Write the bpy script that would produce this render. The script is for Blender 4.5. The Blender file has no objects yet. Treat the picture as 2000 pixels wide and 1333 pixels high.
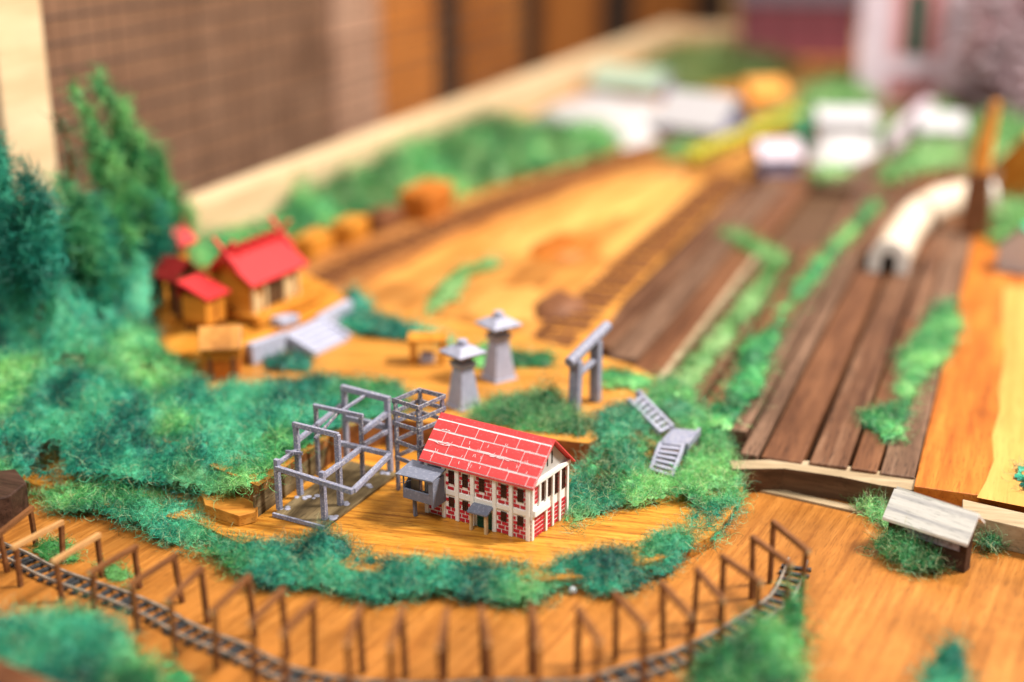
import bpy, math, random
import numpy as np
from mathutils import Vector, Matrix

for _c in (bpy.data.objects, bpy.data.meshes, bpy.data.materials, bpy.data.lights, bpy.data.cameras):
    for _o in list(_c):
        _c.remove(_o)
SC = bpy.context.scene
COL = SC.collection
SC.unit_settings.scale_length = 0.01          # one unit is one centimetre: a table-top diorama
random.seed(7)
RNG = np.random.default_rng(11)

# ------------------------------------------------------------------ camera
F_PX, PITCH, YAW, CAM_H = 2778.0, math.radians(18.8), math.radians(20.2), 30.0
cam = bpy.data.cameras.new("camera")
cam.sensor_width = 36.0
cam.lens = F_PX / 2000.0 * 36.0
cam.clip_start, cam.clip_end = 1.0, 2000.0
cam.dof.use_dof = True
cam.dof.focus_distance = 66.4
cam.dof.aperture_fstop = cam.lens * 1e-3 / 2.1   # aperture about 2 cm across
cam.dof.aperture_blades = 0
co = bpy.data.objects.new("camera", cam)
COL.objects.link(co)
co.location = (0, 0, CAM_H)
co.rotation_euler = (math.pi / 2 - PITCH, 0, YAW)
SC.camera = co

# ------------------------------------------------------------------ light
w = bpy.data.worlds.new("World")
SC.world = w
w.use_nodes = True
w.node_tree.nodes["Background"].inputs[0].default_value = (1.0, 0.97, 0.94, 1)
w.node_tree.nodes["Background"].inputs[1].default_value = 0.25

def area(name, loc, target, size, power, color):
    l = bpy.data.lights.new(name, 'AREA')
    l.shape = 'DISK'
    l.size = size
    l.energy = power
    l.color = color
    o = bpy.data.objects.new(name, l)
    COL.objects.link(o)
    o.location = loc
    o.rotation_euler = (Vector(target) - Vector(loc)).to_track_quat('-Z', 'Y').to_euler()
    return o
area("ceiling_lamp", (88, 112, 150), (-20, 75, 0), 32, 660000, (1.0, 0.955, 0.89))
area("ceiling_lamp_front", (-30, -15, 130), (-24, 62, 0), 46, 105000, (1.0, 0.97, 0.94))
area("ceiling_lamp_rear", (10, 150, 150), (-20, 175, 0), 60, 135000, (1.0, 0.92, 0.82))

SC.view_settings.view_transform = 'Standard'
SC.view_settings.look = 'None'
SC.view_settings.exposure = 0.28
SC.view_settings.gamma = 1.0
SC.cycles.max_bounces = 6
SC.cycles.use_denoising = True

# ------------------------------------------------------------------ measuring
_fh = np.array([-math.sin(YAW), math.cos(YAW), 0]); _R = np.array([math.cos(YAW), math.sin(YAW), 0])
_fw = _fh * math.cos(PITCH) + np.array([0, 0, -math.sin(PITCH)]); _U = _fh * math.sin(PITCH) + np.array([0, 0, math.cos(PITCH)])
def g(x, y, z=0.0):
    """the point at height z that was measured at (x, y) of the 2000 px photograph"""
    d = _fw * F_PX + _R * (x - 1000) + _U * (666.5 - y)
    return Vector(np.array([0, 0, CAM_H]) + d * ((z - CAM_H) / d[2]))
def gp(pts, z):
    return [g(a, b, z) for a, b in pts]

# ------------------------------------------------------------------ materials
def new_mat(name):
    m = bpy.data.materials.new(name)
    m.use_nodes = True
    nt = m.node_tree
    return m, nt, nt.nodes["Principled BSDF"]
def node(nt, t, **kw):
    n = nt.nodes.new(t)
    for k, v in kw.items():
        setattr(n, k, v)
    return n
def ramp(nt, fac, stops):
    r = node(nt, 'ShaderNodeValToRGB')
    e = r.color_ramp.elements
    while len(e) < len(stops):
        e.new(0.5)
    for el, (p, c) in zip(e, stops):
        el.position = p
        el.color = (*c, 1)
    nt.links.new(fac, r.inputs[0])
    return r.outputs[0]
def noise(nt, vec, scale, detail=4, rough=0.55):
    n = node(nt, 'ShaderNodeTexNoise')
    n.inputs['Scale'].default_value = scale
    n.inputs['Detail'].default_value = detail
    n.inputs['Roughness'].default_value = rough
    nt.links.new(vec, n.inputs['Vector'])
    return n.outputs[0]
def mapping(nt, scale, rot=0.0, loc=(0, 0, 0)):
    tc = node(nt, 'ShaderNodeTexCoord')
    mp = node(nt, 'ShaderNodeMapping')
    mp.inputs['Rotation'].default_value = (0, 0, rot)
    mp.inputs['Location'].default_value = loc
    nt.links.new(tc.outputs['Object'], mp.inputs['Vector'])
    m2 = node(nt, 'ShaderNodeMapping')
    m2.inputs['Scale'].default_value = scale
    nt.links.new(mp.outputs[0], m2.inputs['Vector'])
    return m2.outputs[0]
def mix(nt, fac, a, b, mode='MIX'):
    m = node(nt, 'ShaderNodeMix', data_type='RGBA', blend_type=mode)
    for i, v in ((0, fac), (6, a), (7, b)):
        if isinstance(v, (int, float)):
            m.inputs[i].default_value = v
        elif isinstance(v, tuple):
            m.inputs[i].default_value = (*v, 1)
        else:
            nt.links.new(v, m.inputs[i])
    return m.outputs[2]

def wood(name, dark, mid, light, rot=0.0, sc=1.0, rough=0.42, pores=0.6, bump=0.25, blotch=0.5, spec=0.22, broad=1.5):
    """grain runs along local Y when rot is 0"""
    m, nt, b = new_mat(name)
    v = mapping(nt, (broad * sc, 0.10 * sc, broad * sc), rot)
    v2 = mapping(nt, (14 * sc, 0.9 * sc, 14 * sc), rot)
    v3 = mapping(nt, (1, 1, 1), rot, (3, 5, 1))
    n1 = noise(nt, v, 1.0, 6, 0.62)
    n2 = noise(nt, v2, 1.0, 3, 0.6)
    n3 = noise(nt, v3, 0.22, 4, 0.6)
    c = ramp(nt, n1, [(0.32, dark), (0.5, mid), (0.68, light)])
    st = ramp(nt, n3, [(0.35, tuple(0.55 + 0.25 * (1 - blotch) for _ in 'rgb')), (0.6, (1, 1, 1))])
    c = mix(nt, blotch, c, st, 'MULTIPLY')
    pr = ramp(nt, n2, [(0.36, (1, 1, 1)), (0.44, (0, 0, 0))])
    pf = node(nt, 'ShaderNodeMath', operation='MULTIPLY'); pf.inputs[1].default_value = pores
    nt.links.new(pr, pf.inputs[0])
    c = mix(nt, pf.outputs[0], c, tuple(x * 0.32 for x in dark))
    nt.links.new(c, b.inputs['Base Color'])
    bp = node(nt, 'ShaderNodeBump'); bp.inputs['Strength'].default_value = bump; bp.inputs['Distance'].default_value = 0.03
    nt.links.new(n2, bp.inputs['Height']); nt.links.new(bp.outputs[0], b.inputs['Normal'])
    rr = node(nt, 'ShaderNodeMapRange'); rr.inputs[3].default_value = rough - 0.12; rr.inputs[4].default_value = rough + 0.18
    nt.links.new(n3, rr.inputs[0]); nt.links.new(rr.outputs[0], b.inputs['Roughness'])
    b.inputs['Specular IOR Level'].default_value = spec
    return m

def paint(name, col, worn=None, amount=0.35, scale=2.2, rough=0.6, bump=0.2, var=0.16, edge=None):
    """brushed paint: faint strokes, small chips that show what is below"""
    m, nt, b = new_mat(name)
    v = mapping(nt, (1, 1, 1))
    n1 = noise(nt, v, scale, 5, 0.6)
    n2 = noise(nt, v, scale * 5, 3, 0.7)
    lo = tuple(c * (1 - var) for c in col); hi = tuple(min(1, c * (1 + var)) for c in col)
    c = ramp(nt, n1, [(0.3, lo), (0.7, hi)])
    if worn:
        f = ramp(nt, n2, [(0.62 - 0.25 * amount, (0, 0, 0)), (0.74 - 0.25 * amount, (1, 1, 1))])
        c = mix(nt, f, c, worn)
    nt.links.new(c, b.inputs['Base Color'])
    bp = node(nt, 'ShaderNodeBump'); bp.inputs['Strength'].default_value = bump; bp.inputs['Distance'].default_value = 0.03
    nt.links.new(n2, bp.inputs['Height']); nt.links.new(bp.outputs[0], b.inputs['Normal'])
    b.inputs['Roughness'].default_value = rough
    b.inputs['Specular IOR Level'].default_value = 0.3
    return m

def wool_mat(name):
    m, nt, b = new_mat(name)
    at = node(nt, 'ShaderNodeAttribute', attribute_name='fibre')
    v = mapping(nt, (1, 1, 1))
    n = noise(nt, v, 9, 3, 0.7)
    k = ramp(nt, n, [(0.3, (0.72, 0.72, 0.72)), (0.7, (1.2, 1.2, 1.2))])
    c = mix(nt, 1.0, at.outputs['Color'], k, 'MULTIPLY')
    nt.links.new(c, b.inputs['Base Color'])
    b.inputs['Roughness'].default_value = 0.45
    b.inputs['Specular IOR Level'].default_value = 0.4
    bp = node(nt, 'ShaderNodeBump'); bp.inputs['Strength'].default_value = 0.6; bp.inputs['Distance'].default_value = 0.08
    nt.links.new(n, bp.inputs['Height']); nt.links.new(bp.outputs[0], b.inputs['Normal'])
    tr = node(nt, 'ShaderNodeBsdfTranslucent')
    nt.links.new(c, tr.inputs['Color'])
    mx = node(nt, 'ShaderNodeMixShader'); mx.inputs[0].default_value = 0.16
    nt.links.new(b.outputs[0], mx.inputs[1]); nt.links.new(tr.outputs[0], mx.inputs[2])
    nt.links.new(mx.outputs[0], nt.nodes['Material Output'].inputs[0])
    return m

W = dict(
    front=wood('stained_front_board', (.29, .096, .014), (.40, .146, .024), (.50, .195, .038), 0.12, 1.25, 0.33, 0.5, 0.3, 0.8, 0.34, broad=2.2),
    house=wood('yellow_stained_board', (.28, .088, .010), (.53, .215, .024), (.70, .32, .05), 1.45, 1.5, 0.36, 0.75, 0.35, 0.7, broad=2.4),
    layer=wood('ochre_board', (.36, .13, .018), (.53, .225, .036), (.64, .30, .06), 1.2, 0.8, 0.45, 0.4, 0.25, 0.4),
    sand=wood('orange_far_board', (.32, .11, .02), (.54, .22, .044), (.68, .31, .075), 0.0, 0.5, 0.4, 0.3, 0.2, 0.95),
    ply=wood('brown_ply_edge', (.12, .04, .012), (.24, .09, .025), (.36, .15, .045), 1.3, 1.0, 0.55, 0.7, 0.3, 0.5),
    ballast=wood('brown_bank', (.24, .085, .02), (.36, .14, .035), (.46, .2, .055), 0.3, 0.7, 0.6, 0.6, 0.4, 0.5),
    dark=wood('dark_brown_plank', (.075, .026, .010), (.145, .056, .023), (.21, .088, .038), 0.0, 0.8, 0.45, 0.5, 0.3, 0.4),
    dark2=wood('grey_brown_plank', (.075, .036, .020), (.15, .078, .045), (.23, .13, .08), 0.0, 0.9, 0.5, 0.7, 0.4, 0.6, broad=2.5),
    dark3=wood('worn_brown_plank', (.06, .022, .010), (.13, .055, .026), (.24, .125, .07), 0.0, 0.7, 0.42, 0.6, 0.4, 0.7, broad=2.2),
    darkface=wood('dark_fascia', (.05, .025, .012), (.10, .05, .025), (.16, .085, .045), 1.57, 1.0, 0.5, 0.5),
    orange=wood('orange_plank', (.30, .075, .01), (.46, .135, .018), (.58, .20, .03), 0.0, 0.8, 0.33, 0.45, 0.25, 0.55),
    yellow=wood('yellow_stain', (.46, .20, .04), (.58, .275, .065), (.66, .34, .09), 0.0, 0.6, 0.4, 0.2, 0.2, 0.3),
    pale=wood('pale_trim_wood', (.22, .15, .08), (.35, .255, .15), (.46, .355, .23), 1.4, 0.9, 0.55, 0.35, 0.2, 0.3),
    rail=wood('pale_rail_wood', (.52, .36, .20), (.64, .46, .27), (.72, .54, .34), 0.0, 0.3, 0.5, 0.15, 0.2, 0.3),
    weathered=wood('weathered_plank', (.05, .032, .014), (.125, .085, .038), (.24, .175, .09), 0.0, 1.3, 0.6, 0.7, 0.35, 0.4),
    stick=wood('brown_stick', (.09, .032, .011), (.17, .063, .021), (.26, .105, .036), 0.0, 1.2, 0.5, 0.4, 0.2, 0.5),
    tan=wood('tan_stick', (.36, .16, .05), (.50, .25, .09), (.6, .34, .14), 0.0, 1.2, 0.5, 0.3),
    ochre=wood('ochre_block', (.38, .12, .012), (.54, .205, .022), (.66, .29, .045), 0.0, 0.8, 0.45, 0.3, 0.2, 0.4),
    grey=paint('grey_paint', (.19, .195, .27), (.46, .44, .46), 0.42, 2.5, 0.55),
    greyworn=paint('worn_grey_paint', (.14, .14, .19), (.42, .38, .34), 0.45, 1.6, 0.55),
    slate=paint('slate_paint', (.155, .165, .215), (.26, .26, .31), 0.3, 1.5, 0.6, 0.1, 0.08),
    stone=paint('stone_grey_paint', (.33, .33, .41), (.16, .16, .22), 0.16, 3.0, 0.6),
    palestone=paint('pale_stone_paint', (.38, .385, .48), None, 0, 3.0, 0.6),
    red=paint('red_roof_paint', (.66, .062, .062), (.74, .14, .14), 0.2, 1.4, 0.42, 0.1, 0.08),
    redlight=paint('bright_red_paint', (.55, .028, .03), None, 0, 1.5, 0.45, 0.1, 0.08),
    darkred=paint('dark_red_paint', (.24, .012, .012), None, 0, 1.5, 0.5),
    brick=paint('brick_red', (.46, .018, .032), (.62, .12, .12), 0.14, 4.0, 0.5, 0.15, 0.12),
    white=paint('white_paint', (.85, .82, .77), (.62, .58, .50), 0.15, 3.0, 0.55, 0.12, 0.04),
    mark=paint('white_pencil', (.86, .76, .75), (.76, .46, .46), 0.25, 6.0, 0.7),
    cream=paint('cream_card', (.62, .44, .22), None, 0, 2.0, 0.6, 0.1, 0.08),
    pediment=paint('warm_grey_card', (.44, .42, .39), None, 0, 2.0, 0.6, 0.1, 0.08),
    glass=paint('dark_window', (.022, .008, .007), (.16, .02, .015), 0.22, 5.0, 0.4),
    lattice=paint('window_bar', (.055, .016, .01), None, 0, 4.0, 0.5),
    black=paint('black_paint', (.012, .011, .012), None, 0, 3, 0.6),
    green=paint('green_door', (.006, .085, .06), (.02, .22, .15), 0.3, 4, 0.3),
    tanpost=paint('tan_post', (.62, .44, .24), None, 0, 2, 0.6),
    kraft=paint('kraft_card', (.46, .32, .2), None, 0, 2, 0.7),
    shedroof=wood('whitewashed_roof', (.42, .415, .42), (.70, .68, .62), (.78, .76, .70), 1.57, 1.3, 0.6, 0.45, 0.3, 0.2, broad=2.5),
    shedwall=wood('dark_shed_wall', (.025, .012, .008), (.06, .028, .018), (.10, .05, .034), 1.57, 1.4, 0.5, 0.6),
    smear=paint('pale_lilac_smear', (.40, .37, .46), (.12, .09, .10), 0.5, 3, 0.6),
    sleeper=paint('black_sleeper', (.03, .032, .035), (.10, .10, .10), 0.25, 3, 0.6),
    railmetal=paint('dull_rail', (.30, .25, .20), (.14, .09, .06), 0.4, 3, 0.4),
    plaster=paint('white_plaster', (.50, .475, .475), None, 0, 1.0, 0.6, 0.2, 0.05),
    tunnel=paint('chalky_tunnel', (.58, .45, .32), (.75, .68, .62), 0.35, 0.8, 0.7),
    snowy=paint('white_roof', (.46, .44, .455), None, 0, .6, 0.6, 0.1, 0.04),
    bluegrey=paint('blue_grey_wall', (.18, .18, .28), None, 0, 1, 0.6),
    lilac=paint('lilac_wall', (.56, .46, .52), (.44, .28, .31), 0.2, 1, 0.6),
    pinkbrick=paint('pink_brick', (.48, .20, .20), (.5, .34, .36), 0.35, 1, 0.7),
    maroon=paint('maroon_wall', (.16, .035, .045), (.12, .07, .09), 0.3, .6, 0.6),
    greyroof=paint('dim_grey_roof', (.075, .05, .06), None, 0, 1, 0.6),
    yellowpaint=paint('acid_yellow', (.50, .44, .03), (.34, .38, .03), 0.2, .5, 0.45),
    palegreen=paint('pale_green_roof', (.36, .48, .36), (.5, .5, .48), 0.3, .5, 0.6),
    teal=paint('teal_paint', (.02, .34, .20), None, 0, 1, 0.5),
    orangepaint=wood('orange_post_wood', (.55, .20, .03), (.74, .30, .05), (.82, .38, .08), 1.57, 0.4, 0.5, 0.1),
    brownbase=wood('brown_base_wood', (.10, .035, .014), (.16, .06, .024), (.22, .09, .04), 0, 0.5, 0.5, 0.2),
    wire=paint('rusty_wire', (.055, .03, .02), None, 0, 1, 0.6),
    panelbrown=wood('dim_brown_panel', (.16, .078, .042), (.23, .118, .066), (.29, .155, .09), 1.57, 0.06, 0.7, 0.0, 0.1, 0.6),
    panelpink=wood('pale_pink_panel', (.42, .23, .14), (.5, .28, .18), (.55, .33, .22), 1.57, 0.06, 0.7, 0.0),
    panelorange=wood('orange_panel', (.40, .125, .022), (.49, .165, .032), (.56, .20, .045), 1.57, 0.05, 0.6, 0.0),
    panelrust=wood('rust_panel', (.28, .085, .016), (.36, .115, .022), (.42, .15, .03), 1.57, 0.05, 0.6, 0.0),
    paneldark=paint('dark_gap_panel', (.035, .015, .006), None, 0, 1, 0.8),
    paleorange=wood('pale_orange_panel', (.55, .28, .10), (.66, .36, .16), (.7, .42, .2), 1.57, 0.05, 0.6, 0.0),
    glue=paint('clear_glue', (.42, .42, .44), None, 0, 1, 0.08, 0.0),
    wool=wool_mat('dyed_wool'),
)

# ------------------------------------------------------------------ mesh helpers
class M:
    def __init__(s):
        s.v, s.f, s.m = [], [], []
    def add(s, vs, fs, mi=0):
        o = len(s.v)
        s.v += [tuple(v) for v in vs]
        for i, f in enumerate(fs):
            s.f.append([o + k for k in f])
            s.m.append(mi if isinstance(mi, int) else mi[i])
        return s
    def hexa(s, c8, mi=0):
        return s.add(c8, [(3, 2, 1, 0), (4, 5, 6, 7), (0, 1, 5, 4), (1, 2, 6, 5), (2, 3, 7, 6), (3, 0, 4, 7)], mi)
    def box(s, x0, x1, y0, y1, z0, z1, mi=0, j=0.0):
        c = [(x0, y0, z0), (x1, y0, z0), (x1, y1, z0), (x0, y1, z0), (x0, y0, z1), (x1, y0, z1), (x1, y1, z1), (x0, y1, z1)]
        if j:
            c = [tuple(a + random.uniform(-j, j) for a in p) for p in c]
        return s.hexa(c, mi)
    def beam(s, a, b, w, h=None, mi=0, endmi=None, up=(0, 0, 1), j=0.0, taper=1.0):
        a, b = Vector(a), Vector(b); h = h or w
        d = (b - a).normalized(); u = Vector(up)
        if abs(d.dot(u)) > 0.95:
            u = Vector((0.2, 1, 0))
        r = d.cross(u).normalized(); u = r.cross(d).normalized()
        c = []
        for p, t in ((a, 1), (b, taper)):
            for sx, sz in ((-1, -1), (1, -1), (1, 1), (-1, 1)):
                c.append(p + r * (sx * w * t / 2 + random.uniform(-j, j)) + u * (sz * h * t / 2 + random.uniform(-j, j)))
        e = mi if endmi is None else endmi
        return s.hexa(c, [e, e, mi, mi, mi, mi])
    def tube(s, a, b, r0, r1=None, n=14, mi=0, endmi=None):
        a, b = Vector(a), Vector(b); r1 = r0 if r1 is None else r1
        d = (b - a).normalized(); u = Vector((0, 0, 1)) if abs(d.z) < .95 else Vector((0, 1, 0))
        x = d.cross(u).normalized(); y = d.cross(x)
        vs = [p + (x * math.cos(2 * math.pi * k / n) + y * math.sin(2 * math.pi * k / n)) * r for p, r in ((a, r0), (b, r1)) for k in range(n)]
        e = mi if endmi is None else endmi
        return s.add(vs, [(k, (k + 1) % n, n + (k + 1) % n, n + k) for k in range(n)] + [tuple(range(n - 1, -1, -1)), tuple(range(n, 2 * n))], [mi] * n + [e, e])
    def prism(s, pts, z0, z1, mi=0, side=None):
        pts = [(p[0], p[1]) for p in pts]
        ar = sum(pts[i][0] * pts[(i + 1) % len(pts)][1] - pts[(i + 1) % len(pts)][0] * pts[i][1] for i in range(len(pts)))
        if ar < 0:
            pts = pts[::-1]
        n = len(pts); sd = mi if side is None else side
        vs = [(*p, z0) for p in pts] + [(*p, z1) for p in pts]
        return s.add(vs, [tuple(range(n - 1, -1, -1)), tuple(range(n, 2 * n))] + [(k, (k + 1) % n, n + (k + 1) % n, n + k) for k in range(n)], [mi, mi] + [sd] * n)
    def frustum(s, cx, cy, z0, z1, a0, a1, rot=0.0, mi=0, top=None):
        vs = []
        for z, a in ((z0, a0), (z1, a1)):
            for k in range(4):
                t = rot + math.pi / 4 + k * math.pi / 2
                vs.append((cx + a * .7071 * math.cos(t), cy + a * .7071 * math.sin(t), z))
        return s.hexa(vs, mi)
    def gable(s, x0, x1, y0, y1, z0, zr, th, mi=0, ov=0.0):
        """pitched roof slab, ridge along x"""
        ym = (y0 + y1) / 2; sl = (zr - z0) / (ym - y0)
        a, b = y0 - ov, y1 + ov; za = z0 - ov * sl
        p = [(a, za), (ym, zr), (b, za), (b, za + th), (ym, zr + th), (a, za + th)]
        vs = [(x0, *q) for q in p] + [(x1, *q) for q in p]
        return s.add(vs, [(0, 1, 7, 6), (1, 2, 8, 7), (2, 3, 9, 8), (3, 4, 10, 9), (4, 5, 11, 10), (5, 0, 6, 11), (0, 5, 4, 1), (1, 4, 3, 2), (6, 7, 10, 11), (7, 8, 9, 10)], mi)
    def ball(s, c, r, n=10, m=7, sq=1.0, mi=0):
        vs = [(c[0], c[1], c[2] - r * sq), (c[0], c[1], c[2] + r * sq)]
        for i in range(1, m):
            t = -math.pi / 2 + math.pi * i / m
            for k in range(n):
                vs.append((c[0] + r * math.cos(t) * math.cos(2 * math.pi * k / n), c[1] + r * math.cos(t) * math.sin(2 * math.pi * k / n), c[2] + r * sq * math.sin(t)))
        R_ = lambda i, k: 2 + (i - 1) * n + k % n
        fs = [(0, R_(1, k + 1), R_(1, k)) for k in range(n)] + [(1, R_(m - 1, k), R_(m - 1, k + 1)) for k in range(n)]
        fs += [(R_(i, k), R_(i, k + 1), R_(i + 1, k + 1), R_(i + 1, k)) for i in range(1, m - 1) for k in range(n)]
        return s.add(vs, fs, mi)
    def mesh(s, name, mats, off=None):
        me = bpy.data.meshes.new(name)
        vs = s.v if off is None else [(a - off[0], b - off[1], c - off[2]) for a, b, c in s.v]
        me.from_pydata(vs, [], s.f)
        for m in (mats if isinstance(mats, (list, tuple)) else [mats]):
            me.materials.append(W[m] if isinstance(m, str) else m)
        me.polygons.foreach_set('material_index', s.m)
        me.update()
        return me
    def build(s, name, mats, parent=None, off=None, bevel=0.0, label=None, smooth=False):
        o = bpy.data.objects.new(name, s.mesh(name, mats, off))
        COL.objects.link(o)
        if parent is not None:
            o.parent = parent
        if bevel:
            b = o.modifiers.new('edge', 'BEVEL'); b.width = bevel; b.segments = 2; b.limit_method = 'ANGLE'
        if smooth:
            for p in o.data.polygons:
                p.use_smooth = True
        if label:
            o['label'] = label
        return o

def thing(name, label, cat, loc=(0, 0, 0), rotz=0.0, group=None):
    o = bpy.data.objects.new(name, None)
    COL.objects.link(o)
    o.empty_display_size = 0.3
    o.location = loc; o.rotation_euler = (0, 0, rotz)
    o['label'] = label; o['category'] = cat
    if group:
        o['group'] = group
    return o
def tag(o, label, cat, group=None, kind=None):
    o['label'] = label; o['category'] = cat
    if group: o['group'] = group
    if kind: o['kind'] = kind
    return o
def struct(o):
    o['kind'] = 'structure'
    return o
def inst(src, parent, loc, rot=(0, 0, 0), scale=(1, 1, 1)):
    o = bpy.data.objects.new(src.name.split('.')[0], src) if isinstance(src, bpy.types.Mesh) else src.copy()
    COL.objects.link(o)
    o.parent = parent; o.location = loc; o.rotation_euler = rot; o.scale = scale
    return o

# ------------------------------------------------------------------ numeric noise
def vnoise(x, y, seed=0):
    xi, yi = np.floor(x).astype(np.int64), np.floor(y).astype(np.int64)
    fx, fy = x - xi, y - yi
    fx = fx * fx * (3 - 2 * fx); fy = fy * fy * (3 - 2 * fy)
    def h(a, b):
        n = (a * 374761393 + b * 668265263 + seed * 974711) & 0x7fffffff
        n = ((n ^ (n >> 13)) * 1274126177) & 0x7fffffff
        return ((n ^ (n >> 16)) & 0xffff) / 65535.0
    return (h(xi, yi) * (1 - fx) + h(xi + 1, yi) * fx) * (1 - fy) + (h(xi, yi + 1) * (1 - fx) + h(xi + 1, yi + 1) * fx) * fy
def fbm(x, y, seed=0, o=3):
    return sum(vnoise(x * 2 ** k, y * 2 ** k, seed + k) * 0.5 ** k for k in range(o)) / sum(0.5 ** k for k in range(o))

# ------------------------------------------------------------------ dyed wool ground cover
TEAL = [(.003, .065, .050), (.008, .20, .130), (.020, .36, .22), (.11, .52, .27)]
GREEN = [(.006, .085, .034), (.03, .28, .085), (.11, .50, .15), (.32, .66, .21)]
FAR = [(.05, .17, .035), (.12, .32, .085), (.21, .42, .14), (.32, .5, .2)]
STRAW = (.66, .64, .34)
def raw_mesh(name, verts, quads, cols):
    me = bpy.data.meshes.new(name)
    nq = len(quads)
    me.vertices.add(len(verts)); me.vertices.foreach_set('co', np.asarray(verts, np.float32).ravel())
    me.loops.add(nq * 4); me.loops.foreach_set('vertex_index', np.asarray(quads, np.int32).ravel())
    me.polygons.add(nq); me.polygons.foreach_set('loop_start', np.arange(0, nq * 4, 4, dtype=np.int32))
    ca = me.color_attributes.new('fibre', 'FLOAT_COLOR', 'POINT')
    ca.data.foreach_set('color', np.c_[cols, np.ones(len(cols))].astype(np.float32).ravel())
    me.materials.append(W['wool'])
    me.update(calc_edges=True)
    me.polygons.foreach_set('use_smooth', np.ones(nq, bool))
    return me
def ribbons(root, direc, length, width, curl=0.9, seg=4):
    """curled fibres as narrow strips: returns verts, quads and how many verts each fibre has"""
    n = len(root)
    p = root.copy(); d = direc / np.linalg.norm(direc, axis=1, keepdims=True)
    ax = RNG.normal(size=(n, 3)); ax /= np.linalg.norm(ax, axis=1, keepdims=True)
    out = []
    for k in range(seg + 1):
        sd = np.cross(d, ax); sd /= np.linalg.norm(sd, axis=1, keepdims=True) + 1e-6
        ww = (width * (1 - 0.65 * (k / seg) ** 2))[:, None]
        out += [p - sd * ww / 2, p + sd * ww / 2]
        p = p + d * (length / seg)[:, None]
        d = d + np.cross(ax, d) * curl * 0.55 + RNG.normal(size=(n, 3)) * 0.28 * curl
        d /= np.linalg.norm(d, axis=1, keepdims=True)
    v = np.stack(out, 1).reshape(-1, 3)
    b = (np.arange(n) * (2 * (seg + 1)))[:, None]
    q = np.concatenate([b + np.array([2 * k, 2 * k + 1, 2 * k + 3, 2 * k + 2])[None] for k in range(seg)], 0)
    return v, q, 2 * (seg + 1)
def pick(pal, t, jit=0.0):
    pal = np.array(pal); t = np.clip(t + RNG.normal(size=len(t)) * jit, 0, 0.999) * (len(pal) - 1)
    i = t.astype(int); f = (t - i)[:, None]
    return pal[i] * (1 - f) + pal[i + 1] * f

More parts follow.
